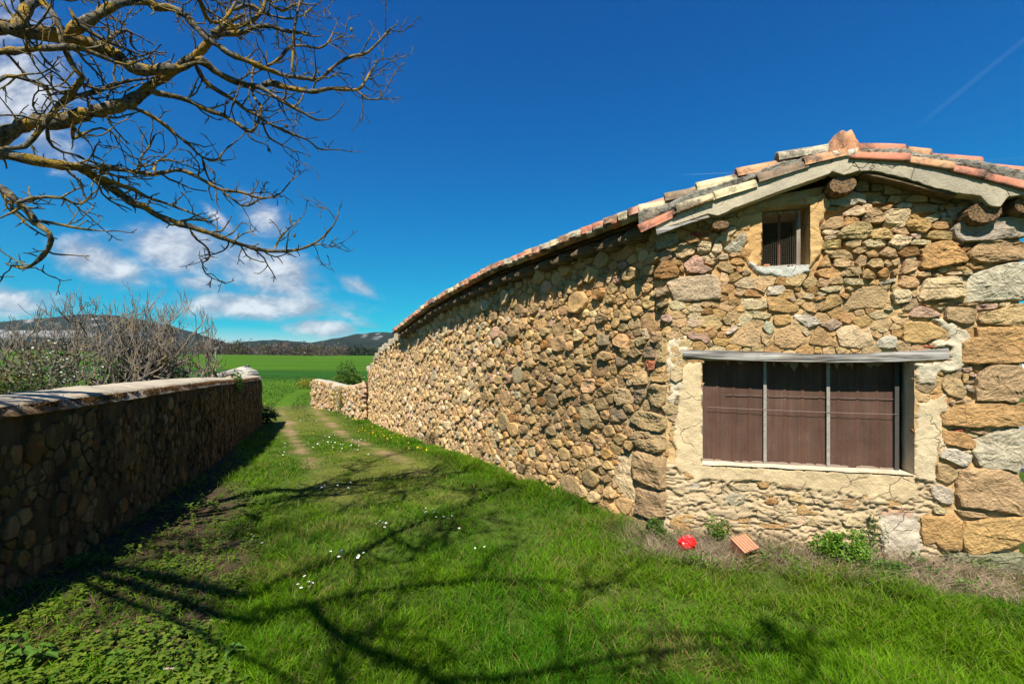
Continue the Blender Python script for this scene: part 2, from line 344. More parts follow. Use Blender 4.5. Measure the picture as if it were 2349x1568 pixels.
def build_ground():
    xs = np.concatenate([-np.geomspace(6000, 14.5, 60), np.arange(-14, 9, .11), np.geomspace(9.5, 6000, 60)])
    ys = np.concatenate([[-300, -80, -30, -15, -8], np.arange(-4, 26, .11), np.geomspace(26.3, 7000, 110)])
    X, Y = np.meshgrid(xs, ys, indexing='ij'); Z = gz(X, Y)
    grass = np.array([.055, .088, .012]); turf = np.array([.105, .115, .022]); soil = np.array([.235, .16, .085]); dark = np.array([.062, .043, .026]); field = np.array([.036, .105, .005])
    n = fbm(X/.6, Y/.6, 11); n2 = fbm(X/2.2, Y/2.2, 12)
    C = grass*(0.7+.6*n[..., None])
    lane = np.clip(1-np.minimum(np.abs(X-(np.interp(Y, RUT_L[:, 0], RUT_L[:, 1])+np.interp(Y, RUT_R[:, 0], RUT_R[:, 1]))/2)/1.7, 1), 0, 1)
    f = np.clip((n2-.42)*4, 0, 1)*np.clip(lane*2, 0, 1); f = np.maximum(f, np.clip((Y-13)/3, 0, 1)*np.clip(lane*2.5, 0, 1)*np.clip((26-Y)/5, 0, 1))
    C = C*(1-f[..., None])+turf*f[..., None]
    d = rutd(X, Y); r = np.clip((.20-d+(fbm(X/.5, Y/.5, 6)-.5)*.62)/.22, 0, 1)*np.interp(Y, [2, 6.5, 8, 9, 11, 16, 20, 40, 60], [.05, .12, .6, .95, 1, .95, .65, .5, 0])
    C = C*(1-r[..., None])+soil*(.75+.5*n[..., None])*r[..., None]
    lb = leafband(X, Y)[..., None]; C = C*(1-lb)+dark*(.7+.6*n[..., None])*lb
    db = dryband(X, Y)[..., None]; C = C*(1-db)+np.array([.15, .115, .07])*db
    # crop field beyond the lane
    edge = np.interp(X, [-60, -12, -9.5, -7, 3, 30], [16.5, 22, 24.5, 29, 46, 60]); ff = np.clip((Y-edge-1.0)/1.5, 0, 1)[..., None]
    yy = Y+X*.35; f1 = np.clip((yy-38)/6, 0, 1); f2 = np.clip((yy-62)/9, 0, 1)
    fieldc = np.array([.058, .118, .008])*(1-f1[..., None])+np.array([.020, .072, .008])*(f1-f2).clip(0, 1)[..., None]+np.array([.046, .108, .006])*f2[..., None]
    verge = np.clip(1-np.abs(Y-edge)/2.2, 0, 1)[..., None]
    band = fbm(X/40+Y/60, Y/7, 14)[..., None]; rows = fbm(X/9, Y/3.5, 15)[..., None]
    C = C*(1-ff)+fieldc*(.55+.6*band+.3*rows)*ff
    C = C*(1-verge*.55)+np.array([.09, .10, .03])*verge*.55
    lf = np.clip((Y-40)/10, 0, 1)[..., None]
    yel = np.clip((fbm(X/30, Y/11, 16)[..., None]-.45)*3, 0, 1)*lf; C = C*(1-yel*.35)+np.array([.05, .105, .012])*yel*.35
    wild = np.clip((Y-420)/60, 0, 1)[..., None]; C = C*(1-wild)+np.array([.05, .055, .025])*wild
    left = (np.clip((-9.3-X)/1, 0, 1)*np.clip((16.5-Y)/2, 0, 1))[..., None]; C = C*(1-left)+np.array([.05, .08, .02])*left
    V = np.stack([X, Y, Z], -1).reshape(-1, 3)
    m, w, out = mat_base("ground"); P = geo(w); c = attr(w)
    n1 = w.noise(P, 22, 6, .65); n2 = w.noise(P, 3.5, 5, .6); n3 = w.noise(P, .35, 6, .65)
    k = w.m('ADD', w.m('MULTIPLY', w.m('SUBTRACT', w.m('ADD', n1, n2), 1.0), 1.2), 1.0)
    k = w.m('MULTIPLY', k, w.m('ADD', w.m('MULTIPLY', w.m('SUBTRACT', n3, .5), .55), 1.0))
    c = w.mix(1.0, c, w.node('ShaderNodeCombineXYZ', {0: k, 1: k, 2: k}).outputs[0], 'MULTIPLY')
    principled(w, out, c, .95, w.m('ADD', n1, w.m('MULTIPLY', n2, 1.5)), .9, .03, .05)
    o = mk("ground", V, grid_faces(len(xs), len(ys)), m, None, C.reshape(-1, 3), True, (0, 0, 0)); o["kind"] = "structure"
build_ground()
# ------------------------------------------------------------------ far hills
def mat_hill(name, cliff):
    m, w, out = mat_base(name); P = geo(w); c = attr(w)
    n1 = w.noise(P, .018, 8, .72); n2 = w.noise(P, .06, 6, .7); n3 = w.noise(P, .15, 3, .6)
    k = w.m('ADD', w.m('MULTIPLY', w.m('SUBTRACT', w.m('ADD', n1, n2), 1.0), 1.6), 1.0)
    c = w.mix(1.0, c, w.node('ShaderNodeCombineXYZ', {0: k, 1: k, 2: k}).outputs[0], 'MULTIPLY')
    h = w.m('ADD', w.m('MULTIPLY', n1, 1.5), w.m('ADD', n2, w.m('MULTIPLY', n3, .6)))
    principled(w, out, c, .95, h, 1.0, 30, .02); return m
def hill(name, prof, Y0, depth, cliff=None, seed=1, col=(.022, .038, .020), nx=260, nd=44):
    px = np.array([p[0] for p in prof], float); py = np.array([p[1] for p in prof], float)
    X = (np.linspace(px[0], px[-1], nx)-CX)/F*Y0
    H = (HZ-np.interp(np.linspace(px[0], px[-1], nx), px, py))/F*Y0+EYE
    t = np.linspace(-1, 1, nd)                     # across the ridge, crest at 0
    XX = np.repeat(X[:, None], nd, 1); YY = Y0+t[None, :]*depth+0*XX
    sh = np.where(t < 0, (1+t)**.8, 1-t**1.5)[None, :]
    ns = (fbm(XX/420, YY/420, seed, 5)-.5)
    ZZ = H[:, None]*sh+ns*90*(1-np.abs(sh-.5)*1.6).clip(0, 1)*(H[:, None]/300).clip(.15, 1)
    ZZ += (fbm(XX/60, YY/60, seed+2, 3)-.5)*14*sh
    ZZ = np.where(np.abs(t)[None, :] > .99, -4, np.maximum(ZZ, -4))
    XX = np.clip(XX, -5980, 5980)
    C = np.array(col)*(0.75+.5*fbm(XX/150, YY/150, seed+4))[..., None]
    scrub = np.clip((fbm(XX/200, YY/120, seed+6)-.5)*4, 0, 1)[..., None]; C = C*(1-scrub*.5)+np.array([.055, .058, .035])*scrub*.5
    if cliff: C = cliff(XX, YY, ZZ, C)
    o = mk(name, np.stack([XX, YY, ZZ], -1).reshape(-1, 3), grid_faces(nx, nd), M_HILL, None, C.reshape(-1, 3), True, (0, Y0, 0))
    o["kind"] = "structure"; return o
M_HILL = mat_hill("wooded_hill", None)
def cliff_left(X, Y, Z, C):
    px = CX+X/Y*F; py = HZ-(Z-EYE)/Y*F
    w = (py > 752+10*fbm(px/40, py/40, 21)) & (py < 781-12*fbm(px/25, 0*px, 22)) & (px < 215) & (fbm(px/14, py/7, 23) > .40)
    w2 = (py > 728) & (py < 752) & (px < 230) & (fbm(px/22, py/6, 24) > .70)
    C[w | w2] = (.42, .41, .37); return C
def cliff_right(X, Y, Z, C):
    px = CX+X/Y*F; py = HZ-(Z-EYE)/Y*F
    w = (np.abs(px-848) < 26) & (py < 784) & (py > 760) & (fbm(px/9+py/12, py/9, 25) > .63)
    C[w] = (.34, .33, .30); return C
hill("hill", [(-1100, 800), (-700, 780), (-300, 758), (-60, 744), (100, 728), (200, 721), (270, 724), (340, 737), (410, 756), (470, 778), (520, 790), (580, 797), (650, 830)], 2600, 900, cliff_left, 31, nx=420, nd=110)
hill("hill", [(380, 830), (460, 800), (520, 789), (570, 783), (630, 779), (680, 782), (715, 787), (760, 779), (810, 768), (860, 761), (905, 764), (960, 775), (1100, 784), (1300, 776), (1700, 788), (2300, 770), (2700, 785), (3100, 800)], 3000, 1000, cliff_right, 47, nx=420, nd=90)
# ------------------------------------------------------------------ the barn
barn = thing("stone_barn", "long rubble stone barn with clay tile roof and brown boarded window in its gable", "barn", (1.5, 4.38, 0))
def gplane(px, py, off=0.0):
    """point of the gable plane (moved out by off) seen at a position of the 2349 wide frame -> (s, h)"""
    u = (px-CX)/F; ox = CORNER[0]+NDIR[0]*off; oy = CORNER[1]+NDIR[1]*off
    s = (u*oy-ox)/(EDIR[0]-u*EDIR[1]); y = oy+EDIR[1]*s
    return s, EYE+(HZ-py)/F*y
def gpos(s, h, off=0.0):
    s = np.asarray(s, float); h = np.asarray(h, float); off = np.asarray(off, float)
    b = np.array([CORNER[0], CORNER[1], 0])
    return b+s[..., None]*EDIR+h[..., None]*UP+(off+0*s)[..., None]*NDIR
CROPS = {'G1': (1600, 320, 4.127), 'G2': (2040, 320, 4.127), 'G3': (1640, 660, 4.517), 'G4': (2040, 600, 4.356), 'G5': (2200, 900, 2.903),
         'G6': (1640, 1120, 3.356), 'G7': (1460, 800, 2.8), 'L5': (960, 480, 3.356)}
def D(crop, p):
    x0, y0, k = CROPS[crop]; return ((x0+p[0]/k)*.917578, (y0+p[1]/k)*.917578)
def gpoly(crop, pts, off=0.0): return [gplane(*D(crop, p), off) for p in pts]
# long side wall: arc length t, base line WALL_R
_seg = np.linalg.norm(np.diff(WALL_R, axis=0), axis=1); TS = np.concatenate([[0], np.cumsum(_seg)])
def wxy(t): return np.stack([np.interp(t, TS, WALL_R[:, 0]), np.interp(t, TS, WALL_R[:, 1])], -1)
def wnorm(t):
    d = wxy(np.asarray(t)+.6)-wxy(np.asarray(t)-.6); d /= np.linalg.norm(d, axis=-1, keepdims=True)
    return np.stack([-d[..., 1], d[..., 0]], -1)*np.array([1, 1])
def wpos(t, h, off=0.0):
    t = np.asarray(t, float); p = wxy(t); n = wnorm(np.clip(t, .7, 13.5)); off = np.asarray(off, float)+0*t
    return np.stack([p[..., 0]+n[..., 0]*off, p[..., 1]+n[..., 1]*off, np.asarray(h, float)+0*t], -1)
def wplane(px, py):
    u = (px-CX)/F; a, b = WALL_R[0], WALL_R[1]; d = (b-a)/np.linalg.norm(b-a)
    t = (u*a[1]-a[0])/(d[0]-u*d[1]); y = a[1]+d[1]*t
    return t, EYE+(HZ-py)/F*y
def eave_z(t): return np.interp(t, [-1, 0, 2.89, 6, 9.4, 10.2], [3.06, 3.05, 3.02, 2.88, 2.50, 2.36])
def side_top(t): return np.interp(t, [0, 2.89, 6, 9.2, 9.6, 12.05, 13.6, 14.65], [2.98, 2.95, 2.81, 2.47, 2.42, 2.12, 1.72, 1.4])
T_END, T_WALL = 9.4, 14.65

COLS = {'t': (.46, .31, .155), 'o': (.46, .275, .11), 'c': (.54, .41, .24), 'g': (.40, .345, .24), 'p': (.48, .31, .22), 'b': (.31, .165, .06),
        'w': (.50, .425, .315), 'r': (.42, .12, .06), 'y': (.48, .315, .135), 'm': (.26, .25, .15), 'd': (.30, .215, .12)}
def stone_col(code, r):
    c = np.array(COLS[code]); f = 0.86+.28*r.random(); return np.clip(c*f*(1+(np.array([r.random(), r.random(), r.random()])-.5)*.10), 0, .8)
def resample(poly, seg):
    P = np.array(poly, float); out = []
    for i in range(len(P)):
        a, b = P[i], P[(i+1) % len(P)]; k = max(1, int(round(np.linalg.norm(b-a)/seg)))
        for j in range(k): out.append(a+(b-a)*j/k)
    return np.array(out)
def round_corners(P, k=1):
    P = np.array(P, float)
    for _ in range(k):
        A = P*.75+np.roll(P, -1, 0)*.25; B = P*.25+np.roll(P, -1, 0)*.75
        P = np.stack([A, B], 1).reshape(-1, 2)
    return P
def area2(P):
    x, y = np.array(P).T; return .5*np.sum(x*np.roll(y, -1)-np.roll(x, -1)*y)
def cut_corners(P, f=.085):
    P = np.array(P, float); A = P+(np.roll(P, 1, 0)-P)*f; B = P+(np.roll(P, -1, 0)-P)*f
    return np.stack([A, B], 1).reshape(-1, 2)
def stone_shape(poly, proud, r, seg=.03, rounds=1, depth=.05, rough=1.0, taper=1.0, maxn=26, far=False):
    """one rough stone, split by a few chisel planes: outline in wall coordinates -> local (s, h, off) vertices and faces"""
    if area2(poly) < 0: poly = poly[::-1]
    P = cut_corners(poly)
    per = np.sum(np.linalg.norm(P-np.roll(P, -1, 0), axis=1)); seg = max(seg, per/maxn)
    P = resample(P, seg)
    if len(P) > maxn*1.4: P = P[::2]
    n = len(P)
    if n < 5: return None
    c = P.mean(0); size = math.sqrt(abs(area2(P))); sd = r.random()*100
    planes = [(0., 0., 1.0, (r.random()-.5)*.5, (r.random()-.42)*.55)]
    for _ in range(3+int(r.random()*2)):
        an = r.random()*6.283; planes.append((math.cos(an), math.sin(an), .20+.34*r.random(), .35+.8*r.random(), 0))
    def height(x, y):
        x = (x-c[0])/size; y = (y-c[1])/size
        h = 1.0+planes[0][3]*x+planes[0][4]*y
        for (a, b, o, sl, _) in planes[1:]:
            d = a*x+b*y-o
            if d > 0: h -= d*sl*1.5*rough
        return max(h, .25)
    rings = [(1.0, -1), (1.0, .35), (1-.035*taper, .86), (1-.13*taper, 1.0), (.62, 1.0), (.30, 1.0)]
    big = maxn > 36
    if big: rings = [(1.0, -1), (1.0, .35), (1-.03*taper, .86), (1-.09*taper, 1.0), (.80, 1.0), (.68, 1.0), (.55, 1.0), (.42, 1.0), (.28, 1.0), (.14, 1.0)]
    if far: rings = [(1.0, -.5), (1.0, .4), (1-.10*taper, 1.0), (.55, 1.0)]
    V = []
    jit = [.035*size*mnoise.noise(Vector((i*1.7, sd, 0)))+.02*size*mnoise.noise(Vector((i*.6, sd, 5))) for i in range(n)]
    for k, (sc, f) in enumerate(rings):
        for i in range(n):
            d = P[i]-c; ld = math.hypot(d[0], d[1])+1e-6
            x = c[0]+d[0]*sc+d[0]/ld*jit[i]*sc; y = c[1]+d[1]*sc+d[1]/ld*jit[i]*sc
            if k == 0: V.append((x, y, -depth)); continue
            n2 = mnoise.noise(Vector((x*24+sd, y*24, sd))); n3 = mnoise.noise(Vector((x*60+sd, y*60, sd)))
            n1 = mnoise.noise(Vector((x/size*2.2+sd, y/size*2.2, sd*.7)))
            o = proud*f*height(x, y)*(1+.22*n1*rough)+(.005*n2+.003*n3)*rough*min(k, 2)/2
            if big: o += .007*round(2.2*mnoise.noise(Vector((x*3+sd, y*13, sd))))*min(k, 3)/3+.004*n3+.006*mnoise.noise(Vector((x*9+sd, y*15, sd)))
            V.append((x+.003*n3, y+.003*n2, o))
    V.append((c[0], c[1], proud*height(*c)))
    Fc = []
    for k in range(len(rings)-1):
        a = k*n; b = a+n
        for i in range(n):
            j = (i+1) % n; Fc.append([a+i, a+j, b+j, b+i])
    a = (len(rings)-1)*n
    for i in range(n): Fc.append([a+i, a+(i+1) % n, len(rings)*n])
    return np.array(V), Fc
def clip_half(P, mx, my, nx, ny):
    out = []; n = len(P)
    for i in range(n):
        a = P[i]; b = P[(i+1) % n]; da = (a[0]-mx)*nx+(a[1]-my)*ny; db = (b[0]-mx)*nx+(b[1]-my)*ny
        if da <= 0: out.append(a)
        if (da < 0 < db) or (db < 0 < da):
            k = da/(da-db); out.append((a[0]+(b[0]-a[0])*k, a[1]+(b[1]-a[1])*k))
    return out
def pack(t0, t1, hlo, hhi, sizes, r, aspect=1.35, tries=9000, gap=.010, fixed=(), reach=1.62, keep=None, share=None, spread=.79):
    """random rubble: variable sized sites, power cells clipped to rough ellipses. fixed: polygons already taken"""
    S = []; cell = max(sizes)*1.5; G = {}
    def near(x, y, rad):
        k = int(rad/cell)+1; ix, iy = int(x/aspect//cell), int(y//cell)
        for a in range(ix-k, ix+k+1):
            for b in range(iy-k, iy+k+1):
                for q in G.get((a, b), ()): yield q
    area = (t1-t0)*max(.3, np.mean([hhi(q)-hlo(q) for q in np.linspace(t0, t1, 9)]))
    for k, size in enumerate(sorted(sizes, reverse=True)):
        cap = 10**9 if not share or k >= len(share) else share[k]*area/(3.3*size*size*aspect); got = 0
        for _ in range(int(tries*max(1, (.03/size)**1.5))):
            if got >= cap: break
            x = t0+(t1-t0)*r.random(); lo, hi = hlo(x), hhi(x)
            y = lo+(hi-lo)*r.random(); rad = size*(.85+.3*r.random())
            if y-rad*.5 < lo-.03 or y+rad*.75 > hi: continue
            if keep and not keep(x, y, rad): continue
            ok = True
            for (qx, qy, qr) in near(x, y, 2.2*max(sizes)):
                if ((x-qx)/aspect)**2+(y-qy)**2 < (spread*(rad+qr))**2: ok = False; break
            if ok:
                got += 1
                S.append((x, y, rad)); G.setdefault((int(x/aspect//cell), int(y//cell)), []).append((x, y, rad))
    out = []
    for (x, y, rad) in S:
        ph = r.random()*6.28; k = 4+int(r.random()*2.4); sk = (r.random()-.5)*.5
        P = []
        for i in range(k):
            a = ph+i*6.2832/k; rr = rad*reach*(.80+.36*r.random()); ca, sa = math.cos(a), math.sin(a)
            P.append((x/aspect+rr*(ca+sk*sa*.5), y+rr*sa))
        nb = sorted(((q[0]/aspect-x/aspect)**2+(q[1]-y)**2, q) for q in near(x, y, rad*3.4) if q != (x, y, rad))[:16]
        for d2, q in nb:
            dx, dy = (q[0]-x)/aspect, q[1]-y; d = math.sqrt(d2)+1e-9
            m = .5*(d+(rad*rad-q[2]*q[2])/d)-gap*.5
            P = clip_half(P, x/aspect+dx/d*m, y+dy/d*m, dx/d, dy/d)
            if len(P) < 3: break
        if len(P) >= 3 and abs(area2(P)) > .15*rad*rad: out.append(([(p[0]*aspect, p[1]) for p in P], rad))
    return out
